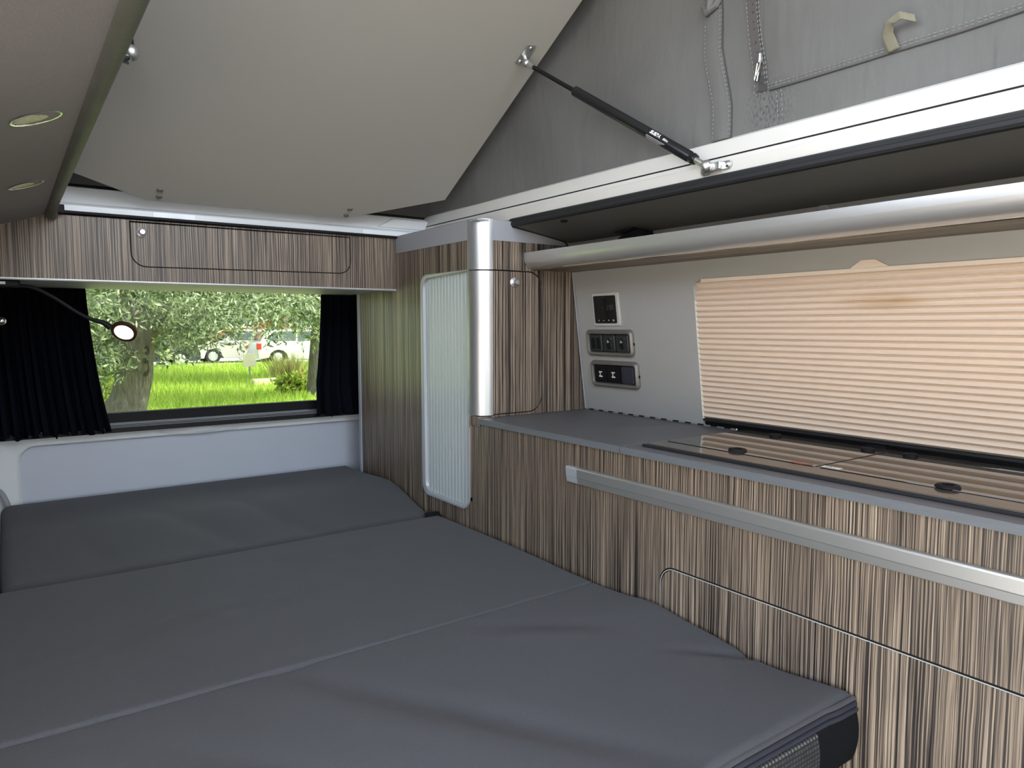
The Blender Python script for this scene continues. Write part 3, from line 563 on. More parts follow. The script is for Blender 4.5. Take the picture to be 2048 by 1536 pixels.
# ------------------------------------------------------------------ reading lamp
rl = thing('reading_lamp', 'black gooseneck reading lamp with a lit round head before the rear window', 'lamp', (-0.02, 2.06, 0.108))
obj('base', prism(rrect(-0.10, 0.035, 2.05, 2.095, 0.008), 'z', 0.092, 0.1085), M['black'], rl, bevel=0.003)
obj('switch', box(-0.035, 0.006, 2.0485, 2.051, 0.0985, 0.1045), M['tframe'], rl)
hd = Vector((0.247, 2.05, -0.013)); nrm = Vector((-0.373, -0.678, -0.62)).normalized()
pth = smooth_path([(0.02, 2.072, 0.097), (0.06, 2.066, 0.092), (0.10, 2.06, 0.070), (0.145, 2.055, 0.036), (0.175, 2.053, 0.018), (0.20, 2.053, 0.010), tuple(hd+Vector((-0.030, 0.004, 0.010)))], 6)
nn = len(pth); obj('gooseneck', tube(pth, [0.0045+0.004*max(0, (i/nn-0.5)*2)**1.5 for i in range(nn)], 12), M['black'], rl, smooth=True)
lh = obj('head', lathe([(0.0, -0.007), (0.024, -0.007), (0.0305, -0.004), (0.0315, 0.0), (0.0300, 0.004), (0.0230, 0.0045), (0.0225, 0.0035), (0.0, 0.0035)], hd, nrm, 36), pmat('dark brown lamp ring', (0.05, 0.022, 0.010), 0.4), rl, smooth=35)
obj('light_disc', lathe([(0.0, 0.0036), (0.0220, 0.0036), (0.0220, 0.0044), (0.0, 0.0050)], hd, nrm, 32), emat('lit lamp disc', (1.0, 0.93, 0.80), 5.0), lh, smooth=35)
tag(obj('jamb_knob', join(sphere((-0.006, 2.10, 0.013), 0.010), lathe([(0.012, 0), (0.012, 0.003), (0.006, 0.006)], (-0.022, 2.11, 0.013), (1, -0.3, 0), 14)), M['chrome'], smooth=True), 'small chrome ball knob at the left edge below the locker', 'knob')

# ------------------------------------------------------------------ folding roof bed board
th = math.radians(29.6)
BO = Vector((0, 2.013, 0.3145)); bs = Vector((0, -math.cos(th), math.sin(th))); bnv = Vector((0, -math.sin(th), -math.cos(th)))
def B(x, s, d=0.0): p = BO+bs*s+bnv*d; return (x, p.y, p.z)
rb = thing('roof_bed_board', 'raised greige roof bed board hinged above the rear locker', 'bed board', (0.567, 2.013, 0.3145))
bpts = [(0.306, 0.0), (0.828, 0.0), (1.10, 0.1285), (1.10, 1.75), (0.035, 1.75), (0.035, 0.1285)]
obj('panel', loft([[B(x, s, 0.0) for x, s in bpts], [B(x, s, -0.014) for x, s in bpts]]), M['board'], rb)
obj('edge_trim', loft([[B(x, s, -0.0005) for x, s in bpts], [B(0.567+(x-0.567)*1.0015, s*1.0008-0.001, -0.0015) for x, s in bpts], [B(0.567+(x-0.567)*1.0015, s*1.0008-0.001, -0.0135) for x, s in bpts]], False), M['boardedge'], rb)
for px, ss in ((0.330, 0.0445), (0.331, 0.0195), (0.828, 0.0435), (0.826, 0.0155)):
    sc_ = obj('screw', lathe([(0.0082, 0), (0.0082, 0.0016), (0.0064, 0.0034), (0.0034, 0.0040), (0.0026, 0.0014), (0.0, 0.0014)], B(px, ss, 0.0), bnv, 16), M['bezel'], rb, smooth=30)

# ------------------------------------------------------------------ gas struts
gs = thing('gas_strut', 'black gas strut between the bed board and the right roof rail', 'gas strut', (1.116, 0.90, 0.29))
bA = Vector(B(1.052, 0.668, 0.020)); bB = Vector((1.098, 0.913, 0.3005))
ax = (bB-bA); ln_ = ax.length; axn = ax.normalized()
obj('rod', tube([tuple(bA+axn*0.012), tuple(bA+axn*(ln_*0.34))], 0.0048, 12), M['black'], gs, smooth=True)
TR = 0.0112
tb = obj('body_tube', lathe([(0.0, ln_*0.315), (0.009, ln_*0.315), (TR, ln_*0.32), (TR, ln_*0.925), (TR-0.001, ln_*0.93), (TR-0.001, ln_*0.936), (TR, ln_*0.94), (TR-0.0015, ln_*0.952), (0.006, ln_*0.953), (0.0, ln_*0.953)], bA, axn, 28), pmat('black gloss tube', (0.010, 0.010, 0.011), 0.22), gs, smooth=35)
cam_dir = (Vector((0, 0, 0))-(bA+axn*ln_*0.8)).normalized(); e1 = (cam_dir-axn*cam_dir.dot(axn)).normalized(); e2 = axn.cross(e1)
if (e2.z) < 0: e2 = -e2
def on_tube(t0, v0):
    def f(u, v):
        a = (v+v0)/TR
        p = bA+axn*(t0+u)+(e1*math.cos(a)+e2*math.sin(a))*(TR+0.0004); return tuple(p)
    return f
obj('lettering', join(text_geo('SUSPA', 0.0105, on_tube(ln_*0.745, 0.002), 0.0005), text_geo('liftline', 0.0060, on_tube(ln_*0.745+0.038, 0.0022), 0.0001)), M['print'], tb)
obj('small_print', join(*[grid(lambda u, v, k=k: on_tube(ln_*0.735, -0.0045-0.0026*k)(u*(0.055-0.006*k), v*0.0011), 10, 1) for k in range(4)]), M['greyprint'], tb)
obj('ball_socket', join(lathe([(0.0, ln_*0.945), (0.0062, ln_*0.945), (0.0062, ln_*0.985), (0.0085, ln_*0.987), (0.0085, ln_*0.99)], bA, axn, 18), sphere(tuple(bB), 0.0115, 18)), M['zinc'], gs, smooth=40)
obj('ball_socket', join(lathe([(0.0068, 0.03), (0.0068, 0.008), (0.009, 0.0)], bA, axn, 16), sphere(tuple(bA), 0.0105, 18)), M['zinc'], gs, smooth=40)
# bracket on the board: a parallelogram plate with two screws
bk = obj('bracket', loft([[B(x, s, d) for x, s in ((1.036, 0.648), (1.066, 0.652), (1.062, 0.707), (1.038, 0.704))] for d in (0.0005, 0.003)]), M['zinc'], gs)
obj('stud', tube([B(1.052, 0.670, 0.002), tuple(bA)], 0.006, 12), M['zinc'], bk)
for x_, s_ in ((1.046, 0.655), (1.052, 0.697)): obj('screw', lathe([(0.0055, 0), (0.005, 0.002), (0.0, 0.003)], B(x_, s_, 0.003), bnv, 14), M['chrome'], bk, smooth=30)
# bracket on the rail
pl = rrect(0.872, 0.940, 0.2885, 0.3055, 0.0083)
bk2 = obj('bracket', join(prism(rrect(0.868, 0.892, 0.2915, 0.3070, 0.0075), 'x', 1.113, 1.1178), prism(rrect(0.916, 0.940, 0.2875, 0.3030, 0.0075), 'x', 1.113, 1.1178), prism([(0.886, 0.2920), (0.886, 0.3062), (0.922, 0.3035), (0.922, 0.2890)], 'x', 1.102, 1.1175)), M['zinc'], gs, bevel=0.001)
for yy, hh in ((0.877, 0.2995), (0.930, 0.2950)): obj('screw', lathe([(0.0055, 0), (0.0052, 0.002), (0.002, 0.003), (0.0, 0.001)], (1.113, yy, hh), (-1, 0, 0), 14), M['chrome'], bk2, smooth=30)
g2 = thing('gas_strut', 'chrome ball end of the left gas strut beside the cloth edge', 'gas strut', (0.20, 1.52, 0.50))
lb = Vector((0.2185, 1.546, 0.513)); lt = Vector(B(0.222, 0.49, 0.004))
obj('ball_socket', join(sphere(tuple(lb), 0.0150, 18), lathe([(0.006, 0.0), (0.0085, 0.010), (0.009, 0.018), (0.004, 0.021)], tuple(lb+Vector((-0.002, 0, -0.004))), (-0.55, -0.2, -0.8), 16)), M['zinc'], g2, smooth=40)
obj('stud', tube([tuple(lb), tuple(lt)], 0.007, 12), M['black'], g2, smooth=True)
obj('rod', tube([tuple(lb+Vector((-0.006, -0.004, -0.012))), (0.10, 1.16, 0.345)], 0.0045, 10), M['black'], g2, smooth=True)

# ------------------------------------------------------------------ tent canvas of the pop-up roof
def canvasmat():
    m, nt, b = nodes('grey tent canvas'); L = nt.links.new
    tc = nt.nodes.new('ShaderNodeTexCoord')
    def noise(scale, det, st=(1, 1, 1)):
        mp = nt.nodes.new('ShaderNodeMapping'); mp.inputs['Scale'].default_value = st; L(tc.outputs['Object'], mp.inputs[0])
        n = nt.nodes.new('ShaderNodeTexNoise'); n.inputs['Scale'].default_value = scale; n.inputs['Detail'].default_value = det; L(mp.outputs[0], n.inputs['Vector']); return n.outputs[0]
    def rng_(src, a, c):
        r = nt.nodes.new('ShaderNodeMapRange'); r.inputs[1].default_value = a; r.inputs[2].default_value = c; L(src, r.inputs[0]); return r.outputs[0]
    def mix(f, a, c):
        x = nt.nodes.new('ShaderNodeMix'); x.data_type = 'RGBA'
        L(f, x.inputs[0])
        for i, q in ((6, a), (7, c)):
            if isinstance(q, tuple): x.inputs[i].default_value = (*q, 1)
            else: L(q, x.inputs[i])
        return x.outputs[2]
    base = mix(noise(9, 4), (0.112, 0.110, 0.105), (0.134, 0.132, 0.127))
    # creased dark scuffs: short strokes, only low on the cloth near the zip and in faint streaks over the rail
    sp_ = nt.nodes.new('ShaderNodeSeparateXYZ'); L(tc.outputs['Object'], sp_.inputs[0])
    def spot(y, z, ry, rz):
        v = nt.nodes.new('ShaderNodeVectorMath'); v.operation = 'SUBTRACT'; v.inputs[1].default_value = (0, y, z); L(tc.outputs['Object'], v.inputs[0])
        s = nt.nodes.new('ShaderNodeVectorMath'); s.operation = 'MULTIPLY'; s.inputs[1].default_value = (0, 1/ry, 1/rz); L(v.outputs[0], s.inputs[0])
        l = nt.nodes.new('ShaderNodeVectorMath'); l.operation = 'LENGTH'; L(s.outputs[0], l.inputs[0]); return rng_(l.outputs['Value'], 1.0, 0.2)
    def mul(a, c):
        n = nt.nodes.new('ShaderNodeMath'); n.operation = 'MULTIPLY'; L(a, n.inputs[0]); L(c, n.inputs[1]); return n.outputs[0]
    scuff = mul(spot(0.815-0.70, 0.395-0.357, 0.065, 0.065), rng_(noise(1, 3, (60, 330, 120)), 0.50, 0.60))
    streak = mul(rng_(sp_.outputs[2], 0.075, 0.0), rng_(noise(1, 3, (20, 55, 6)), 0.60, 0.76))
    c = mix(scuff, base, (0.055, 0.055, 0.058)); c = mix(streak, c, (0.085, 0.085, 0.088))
    L(c, b.inputs['Base Color']); setp(b, Roughness=0.85)
    bp = nt.nodes.new('ShaderNodeBump'); bp.inputs['Strength'].default_value = 0.25; bp.inputs['Distance'].default_value = 0.01; L(noise(14, 4, (1, 2.5, 0.8)), bp.inputs['Height']); L(bp.outputs[0], b.inputs['Normal'])
    return m
M['canvas'] = canvasmat()
tc_ = thing('tent_canvas', 'grey tent canvas wall of the pop-up roof above the right rail', 'canvas', (1.15, 0.70, 0.357))
XC = 1.150
def roof_h(y): return 0.40+(2.16-y)/ca*sa-0.05
def wav(y, h): return 0.004*math.sin(7*y+3*h)+0.003*math.sin(17*y-9*h)+0.003*math.sin(31*h+5*y)*min(1, (h-0.355)*6)
def cvx(y, h, d=0.0): return (XC-wav(y, h)-d, y, h)
def canv(u, v):
    y = 2.14-u*2.50; h0 = 0.350; h1 = max(h0+0.01, roof_h(y)+0.02)
    return cvx(y, h0+(h1-h0)*v)
obj('side_panel', grid(canv, 140, 60), M['canvas'], tc_, smooth=80)
# front of the tent: its big zip window is rolled open, so only a frame of cloth is left
RF = roof_h(-0.36)
obj('front_panel', join(box(0.02, 0.10, -0.37, -0.36, 0.34, RF), box(1.09, 1.18, -0.37, -0.36, 0.34, RF), box(0.10, 1.09, -0.37, -0.36, 0.34, 0.46), box(0.10, 1.09, -0.37, -0.36, RF-0.12, RF)), M['canvas'], tc_)
obj('side_panel', join(*[prism(q, 'x', 0.045, 0.05) for q in ([(2.14, 0.35), (1.10, 0.35), (1.10, roof_h(1.10)), (2.14, 0.37)], [(1.10, 0.35), (-0.20, 0.35), (-0.20, 0.42), (1.10, 0.42)],
    [(1.10, 0.90), (-0.20, 1.01), (-0.20, roof_h(-0.20)), (1.10, roof_h(1.10))], [(-0.20, 0.35), (-0.36, 0.35), (-0.36, roof_h(-0.36)), (-0.20, roof_h(-0.20))])]), M['canvas'], tc_)
obj('rear_panel', box(0.02, 1.18, 2.125, 2.135, 0.33, 0.40), M['canvas'], tc_)
def cstrip(path, w0, d, n=40, bulge=0.0):
    """a cloth strip following (y, h) points on the canvas; w0 half width in y"""
    P = smooth_path([(p[0], p[1], 0) for p in path], 8)
    def fn(u, v):
        i = min(len(P)-1, round(v*(len(P)-1))); y, h, _ = P[i]; yy = y+(u-0.5)*2*w0
        return cvx(yy, h, d+bulge*math.sin(math.pi*u))
    return grid(fn, 8, len(P)-1)
def cdash(path, d=0.0035, dash=0.0055, gap=0.003, w=0.0006):
    P = [Vector(p) for p in smooth_path([(p[0], p[1], 0) for p in path], 8)]; gs_ = []; acc = 0.0; cur = None
    pts = []
    for a, b in zip(P, P[1:]):
        L_ = (b-a).length; k = max(1, int(L_/0.0012))
        pts += [a.lerp(b, i/k) for i in range(k)]
    s = 0; seg = []
    for a, b in zip(pts, pts[1:]):
        s += (b-a).length
        if (s % (dash+gap)) < dash: seg.append(a)
        else:
            if len(seg) > 1: gs_.append(tube([cvx(seg[0].x, seg[0].y, d), cvx(seg[-1].x, seg[-1].y, d)], w, 5))
            seg = []
    return join(*gs_)
fs = [(0.955, 0.72), (0.950, 0.66), (0.945, 0.60), (0.940, 0.53), (0.928, 0.47), (0.918, 0.42), (0.916, 0.357)]
obj('seam_strip', cstrip(fs, 0.021, 0.003, bulge=0.002), M['canvas'], tc_, smooth=80)
obj('seam_cord', tube([cvx(p[0]-0.021, p[1], 0.003) for p in fs], 0.0016, 6), M['boardedge'], tc_, smooth=True)
obj('strip_knot', join(tube([cvx(0.968, 0.620, 0.004), cvx(0.955, 0.605, 0.012), cvx(0.935, 0.612, 0.010), cvx(0.925, 0.63, 0.004)], 0.007, 8), tube([cvx(0.95, 0.606, 0.008), cvx(0.945, 0.64, 0.008), cvx(0.948, 0.70, 0.006)], 0.010, 8)), M['canvas'], tc_, smooth=True)
# zip and window flap
zp = [(0.872, 0.70), (0.862, 0.64), (0.852, 0.58), (0.843, 0.52), (0.836, 0.47), (0.832, 0.428)]
zt = obj('zip_tape', cstrip(zp, 0.011, 0.0045), M['zip'], tc_, smooth=80)
obj('zip_teeth', cdash([(p[0]-0.002, p[1]) for p in zp], 0.0055, 0.0016, 0.0012, 0.0012), M['boardedge'], zt)['kind'] = 'stuff'
obj('zip_end', cstrip([(0.830, 0.452), (0.828, 0.425)], 0.008, 0.005), M['boardedge'], zt)
sl = obj('zip_slider', join(tube([cvx(0.829, 0.490, 0.008), cvx(0.829, 0.474, 0.009)], [0.0035, 0.005], 8), tube([cvx(0.825, 0.477, 0.012), cvx(0.831, 0.462, 0.012), cvx(0.838, 0.452, 0.011)], 0.0022, 8), tube([cvx(0.834, 0.474, 0.010), cvx(0.841, 0.447, 0.010), cvx(0.836, 0.444, 0.010), cvx(0.829, 0.468, 0.010)], 0.0015, 6)), M['chrome'], zt, smooth=True)
fe = [(0.8155, 0.424), (0.745, 0.4225), (0.66, 0.4225), (0.58, 0.4245), (0.50, 0.425), (0.42, 0.426), (0.30, 0.428), (0.10, 0.43)]
def flapfn(u, v):
    y = 0.8155-0.7155*u; hb = np.interp(-y, [-p[0] for p in fe], [p[1] for p in fe]); yt = y+0.030*v*(1-u)
    h = hb+(0.80-hb)*v
    e = min(1, min(u*22, v*40)+0.15)
    return cvx(yt, h, 0.0015+0.0035*e+0.0035*(1-u)*math.sin(9*v+2)*math.sin(14*u+1.5*v)*v)
wf = obj('window_flap', grid(flapfn, 60, 30), M['canvas'], tc_, smooth=80)
obj('flap_edge', tube([cvx(y, h-0.0005, 0.0025) for y, h in [tuple(p[:2]) for p in smooth_path([(a, b, 0) for a, b in fe], 6)]], 0.0011, 6), M['boardedge'], tc_, smooth=True)
st = [cdash([(p[0]+0.019, p[1]) for p in fs], 0.0052), cdash([(p[0]-0.016, p[1]) for p in fs], 0.0052), cdash([(p[0]-0.0195, p[1]) for p in fs], 0.0045),
      cdash([(p[0]+0.0105, p[1]) for p in zp], 0.0062), cdash([(p[0]-0.0125, p[1]) for p in zp], 0.0075), cdash([(p[0]-0.0165, p[1]) for p in zp], 0.0075),
      cdash([(y, h+0.004) for y, h in fe], 0.0068), cdash([(y, h+0.0085) for y, h in fe], 0.0075),
      cdash([(0.845, 0.428), (0.842, 0.4215), (0.815, 0.4225)], 0.006), cdash([(0.80, 0.418), (0.797, 0.39), (0.795, 0.362)], 0.003), cdash([(0.790, 0.418), (0.787, 0.39), (0.786, 0.362)], 0.003),
      cdash([(1.672, 0.399), (1.660, 0.385), (1.654, 0.372), (1.656, 0.366)], 0.003)]
o = obj('stitching', join(*st), M['thread'], tc_); o['kind'] = 'stuff'
def strapfn(u, v):
    P = [((0.592, 0.425), 0.008), ((0.598, 0.447), 0.018), ((0.592, 0.462), 0.030), ((0.574, 0.467), 0.032), ((0.556, 0.459), 0.022)]
    t = v*4; i = min(3, int(t)); q = t-i
    (ya, ha), da = P[i]; (yb, hb), db = P[i+1]
    y, h, d = ya+(yb-ya)*q, ha+(hb-ha)*q, da+(db-da)*q
    a = min(1, max(0, (v-0.35)/0.25)); wy, wh = (1-a)*0.0085+a*0.002, -(1-a)*0.002+a*0.0065
    return cvx(y+(u-0.5)*2*wy, h+(u-0.5)*2*wh, d)
so_ = obj('strap', grid(strapfn, 4, 24), M['tan'], tc_, smooth=60); so_.modifiers.new('thickness', 'SOLIDIFY').thickness = 0.0015

# ------------------------------------------------------------------ downlights in the left headliner
def hl(x): return 0.232+(0.266-0.232)/0.096*x
dn = Vector((0.354, 0, -0.935)).normalized()
for i, (y, lab) in enumerate(((1.035, 'recessed downlight in the left headliner, nearer to the camera'), (1.525, 'recessed downlight in the left headliner, farther and close to the locker'))):
    x = 0.042
    d_ = thing('downlight', lab, 'downlight', (x, y, hl(x)), 'downlights in the left headliner')
    c = Vector((x, y, hl(x)))
    obj('ring', lathe([(0.029, -0.002), (0.0295, 0.0008), (0.0285, 0.0018), (0.0262, 0.0016), (0.0255, 0.0)], c, dn, 32), M['chrome'], d_, smooth=35)
    obj('lens', lathe([(0.0, 0.0018), (0.012, 0.0014), (0.0255, 0.0002)], c, dn, 28), M['lightlens'], d_, smooth=True)

# ------------------------------------------------------------------ bed cushions
def gs2(x, y, cx, cy, sx, sy, ang=0):
    a = math.radians(ang); dx, dy = x-cx, y-cy; u = dx*math.cos(a)+dy*math.sin(a); v = -dx*math.sin(a)+dy*math.cos(a)
    return math.exp(-(u/sx)**2-(v/sy)**2)
def axis_pts(a, b, n, r):
    e = [r*(1-math.cos(t)) for t in np.linspace(0, math.pi/2, 7)][:-1]
    return [a+q for q in e]+list(np.linspace(a+r, b-r, n))+[b-q for q in e[::-1]]
def cushion(x0, x1, y0, y1, top, hb, r, nx, ny, rx=None, shape=None, r0=None, r1=None):
    X = axis_pts(x0, x1, nx, rx or r); Y = axis_pts(y0, y1, ny, r); rx = rx or r
    V = []; nxp, nyp = len(X), len(Y)
    def drop(d, q): return q*(1-math.sqrt(max(0, 1-(1-min(d, q)/q)**2)))
    for y in Y:
        for x in X:
            dx = min(x-x0, x1-x)
            xx, yy = shape(x, y) if shape else (x, y)
            V.append((xx, yy, top(x, y)-max(drop(dx, rx), drop(y-y0, r0 or r), drop(y1-y, r1 or r))))
    Fc = [(j*nxp+i, j*nxp+i+1, (j+1)*nxp+i+1, (j+1)*nxp+i) for j in range(nyp-1) for i in range(nxp-1)]
    rim = [i for i in range(nxp)]+[j*nxp+nxp-1 for j in range(1, nyp)]+[(nyp-1)*nxp+i for i in range(nxp-2, -1, -1)]+[j*nxp for j in range(nyp-2, 0, -1)]
    n0 = len(V)
    for k in rim: V.append((V[k][0], V[k][1], hb))
    m = len(rim)
    Fc += [(rim[k], n0+k, n0+(k+1) % m, rim[(k+1) % m]) for k in range(m)]
    return V, Fc
sm_ = lambda t: 0 if t < 0 else 1 if t > 1 else t*t*(3-2*t)
def top_rear(x, y):
    t = sm_((y-1.78)/0.30)
    h = -0.545+0.040*t+0.006*math.sin(3.1*(y-1.8))+0.012*gs2(x, y, 0.97, 2.07, 0.16, 0.14)
    h -= 0.009*gs2(x, y, 0.40, 1.95, 0.035, 0.20, 28)+0.010*gs2(x, y, 0.60, 1.93, 0.03, 0.18, 22)-0.003*gs2(x, y, 0.52, 1.95, 0.05, 0.15, 25)
    h -= 0.004*gs2(x, y, 0.15, 1.90, 0.03, 0.12, 15)
    return h
c1 = tag(obj('bed_cushion', cushion(-0.035, 0.997, 1.775, 2.442, top_rear, -0.64, 0.035, 120, 80, 0.03), M['fabric'], smooth=80), 'charcoal bed cushion at the rear, below the rear window', 'cushion', 'charcoal bed cushions')
def top_mid(x, y):
    t = (y-1.10)/0.67
    h = -0.541+0.004*math.sin(math.pi*t)+0.002*math.sin(5*x+2*y)+0.0014*math.exp(-((y-1.12)/0.035)**2)
    h -= 0.0028*gs2(x, y, 0.25, 1.42, 0.25, 0.025, 20)-0.002*gs2(x, y, 0.32, 1.36, 0.22, 0.03, 20)
    h -= 0.003*gs2(x, y, 0.62, 1.60, 0.2, 0.03, -10)
    return h
c2 = tag(obj('bed_cushion', cushion(-0.10, 0.996, 1.1008, 1.768, top_mid, -0.64, 0.018, 110, 70, r0=0.006), M['fabric'], smooth=80), 'charcoal bed cushion in the middle of the bed', 'cushion', 'charcoal bed cushions')
def top_front(x, y):
    h = -0.5415+0.002*math.sin(4*x-3*y)
    h += 0.010*gs2(x, y, 0.99, 0.93, 0.12, 0.07)-0.014*gs2(x, y, 1.02, 0.68, 0.10, 0.09)+0.002*gs2(x, y, 1.0, 0.54, 0.1, 0.05)
    h -= 0.011*gs2(x, y, 0.50, 0.84, 0.30, 0.030, -58)-0.006*gs2(x, y, 0.44, 0.80, 0.26, 0.05, -58)
    h -= 0.007*gs2(x, y, 0.78, 0.98, 0.10, 0.022, -38)-0.004*gs2(x, y, 0.74, 0.95, 0.10, 0.035, -38)
    h -= 0.006*gs2(x, y, 0.30, 0.80, 0.22, 0.028, -50)
    h += 0.004*gs2(x, y, 0.70, 0.90, 0.18, 0.06, 30)
    h -= 0.010*gs2(x, y, 0.955, 0.74, 0.075, 0.012, -35)
    h -= 0.0028*sm_((y-1.03)/0.07)*(0.6+0.4*math.sin(5*x+1))
    return h
c3 = thing('bed_cushion', 'charcoal bed cushion at the front, with a quilted front border', 'cushion', (0.45, 0.80, -0.648), 'charcoal bed cushions')
obj('body', cushion(-0.15, 0.998, 0.540, 1.1002, top_front, -0.648, 0.012, 130, 90, r1=0.003), M['fabric'], c3, smooth=80)
def front_top(x): return top_front(x, 0.552)-0.006
def qmat():
    m, nt, b = nodes('quilted charcoal cloth'); L = nt.links.new
    tc = nt.nodes.new('ShaderNodeTexCoord'); mp = nt.nodes.new('ShaderNodeMapping'); mp.inputs['Scale'].default_value = (1, 0.0, 1); mp.inputs['Rotation'].default_value = (math.radians(90), 0, 0)
    sx = nt.nodes.new('ShaderNodeSeparateXYZ'); L(tc.outputs['Object'], sx.inputs[0])
    cb = nt.nodes.new('ShaderNodeCombineXYZ'); L(sx.outputs[0], cb.inputs[0]); L(sx.outputs[2], cb.inputs[1])
    br = nt.nodes.new('ShaderNodeTexBrick'); br.offset = 0.0; br.inputs['Scale'].default_value = 1.0; br.inputs['Brick Width'].default_value = 0.0062; br.inputs['Row Height'].default_value = 0.0062; br.inputs['Mortar Size'].default_value = 0.0011; br.inputs['Mortar Smooth'].default_value = 0.8
    br.inputs['Color1'].default_value = (0.055, 0.058, 0.057, 1); br.inputs['Color2'].default_value = (0.040, 0.043, 0.044, 1); br.inputs['Mortar'].default_value = (0.010, 0.011, 0.012, 1)
    L(cb.outputs[0], br.inputs['Vector']); L(br.outputs['Color'], b.inputs['Base Color']); setp(b, Roughness=0.8)
    bp = nt.nodes.new('ShaderNodeBump'); bp.inputs['Strength'].default_value = 0.8; bp.inputs['Distance'].default_value = 0.002; bp.invert = True; L(br.outputs['Fac'], bp.inputs['Height']); L(bp.outputs[0], b.inputs['Normal'])
    return m
def border(xa, xb, dep, ha, n=40):
    def fn(u, v):
        x = xa+(xb-xa)*u; t = front_top(x)-ha; h = t+(-0.646-t)*v
        return (x, 0.5385-dep-0.010*math.sin(math.pi*min(1, v*0.9+0.1))**0.7, h)
    return grid(fn, n, 12)
obj('quilted_border', border(-0.15, 0.897, 0.003, 0.022), qmat(), c3, smooth=80)
obj('smooth_border', border(0.897, 1.0, 0.001, 0.018, 14), M['fabric_side'], c3, smooth=80)
for k, (dh, dy, r_) in enumerate(((0.004, 0.540, 0.0035), (0.0115, 0.5375, 0.0040), (0.019, 0.535, 0.0035))):
    obj('piping', tube([(x, dy-(0.003*(x > 0.95)), front_top(x)-dh) for x in np.linspace(-0.15, 0.999, 50)], r_, 8), M['piping'] if k else M['fabric'], c3, smooth=True)
obj('quilt_hem', join(*[sphere((x, 0.5325, front_top(x)-0.0255), 0.0033, 6) for x in np.linspace(0.30, 0.895, 84)]), pmat('grey hem loops', (0.13, 0.135, 0.13), 0.8), c3, smooth=True)
# loose fold of cover by the cabinet
obj('cover_fold', tube(smooth_path([(0.985, 0.80, -0.541), (0.990, 0.755, -0.545), (0.993, 0.71, -0.552), (0.994, 0.665, -0.555), (0.990, 0.63, -0.551)], 6), [0.002]+[0.006]*22+[0.004]*1+[0.002], 8), M['fabric_side'], c3, smooth=True) if False else None
tag(obj('bed_platform', join(box(-0.12, 0.985, 0.62, 2.43, -0.80, -0.652), box(-0.10, 0.97, 0.70, 2.40, HF, -0.80)), M['dark']), 'dark bed base box under the charcoal cushions', 'bed platform')
tag(obj('cushion_clasp', join(prism([(1.742, -0.548), (1.772, -0.532), (1.790, -0.535), (1.760, -0.556)], 'x', 0.955, 0.9955)), M['black'], bevel=0.002), 'small black clasp in the seam between rear and middle cushions', 'clasp')

# ------------------------------------------------------------------ outside
struct('ground', box(-60, 60, -40, 6.0, HG-0.1, HG), pmat('pale sandy gravel', (0.40, 0.36, 0.30), 0.9, var=0.25, vscale=3), 'pale sandy ground around the van')
def lawn_h(x, y): return HG+0.05*math.sin(0.5*x+1)*math.sin(0.4*y)+0.03*math.sin(1.3*x+0.9*y)
def lawnmat():
    m, nt, b = nodes('sunlit meadow ground'); L = nt.links.new
    tc = nt.nodes.new('ShaderNodeTexCoord'); n = nt.nodes.new('ShaderNodeTexNoise'); n.inputs['Scale'].default_value = 0.9; n.inputs['Detail'].default_value = 6; L(tc.outputs['Object'], n.inputs['Vector'])
    r = nt.nodes.new('ShaderNodeValToRGB'); e = r.color_ramp.elements; e.new(0.5)
    for q, (p, c) in zip(e, ((0.3, (0.16, 0.28, 0.03)), (0.5, (0.32, 0.44, 0.06)), (0.72, (0.52, 0.52, 0.16)))): q.position = p; q.color = (*c, 1)
    L(n.outputs[0], r.inputs[0]); L(r.outputs[0], b.inputs['Base Color']); setp(b, Roughness=0.95); return m
lawn = struct('ground_meadow', grid(lambda u, v: (-22+60*u, 6.0+24*v, lawn_h(-22+60*u, 6.0+24*v)), 60, 40), lawnmat(), 'green meadow behind the van', smooth=80)
struct('ground_street', box(-40, 60, 30.0, 70, HG-0.1, HG+0.02), pmat('pale street', (0.40, 0.40, 0.39), 0.9, var=0.08, vscale=2), 'pale street beyond the meadow')
def blades(n, xf, hmin, hmax, w, lean=0.35):
    V = np.zeros((n, 3, 3)); a = rng.uniform(0, 2*math.pi, n)
    P = np.array([xf() for _ in range(n)]); hh = rng.uniform(hmin, hmax, n)*P[:, 3]
    dx, dy = np.cos(a)*w*P[:, 3], np.sin(a)*w*P[:, 3]
    V[:, 0, 0] = P[:, 0]-dx; V[:, 0, 1] = P[:, 1]-dy; V[:, 0, 2] = P[:, 2]-0.02
    V[:, 1, 0] = P[:, 0]+dx; V[:, 1, 1] = P[:, 1]+dy; V[:, 1, 2] = P[:, 2]-0.02
    V[:, 2, 0] = P[:, 0]+rng.normal(0, lean, n)*hh; V[:, 2, 1] = P[:, 1]+rng.normal(0, lean, n)*hh; V[:, 2, 2] = P[:, 2]+hh
    return V.reshape(-1, 3), np.arange(n*3).reshape(n, 3)
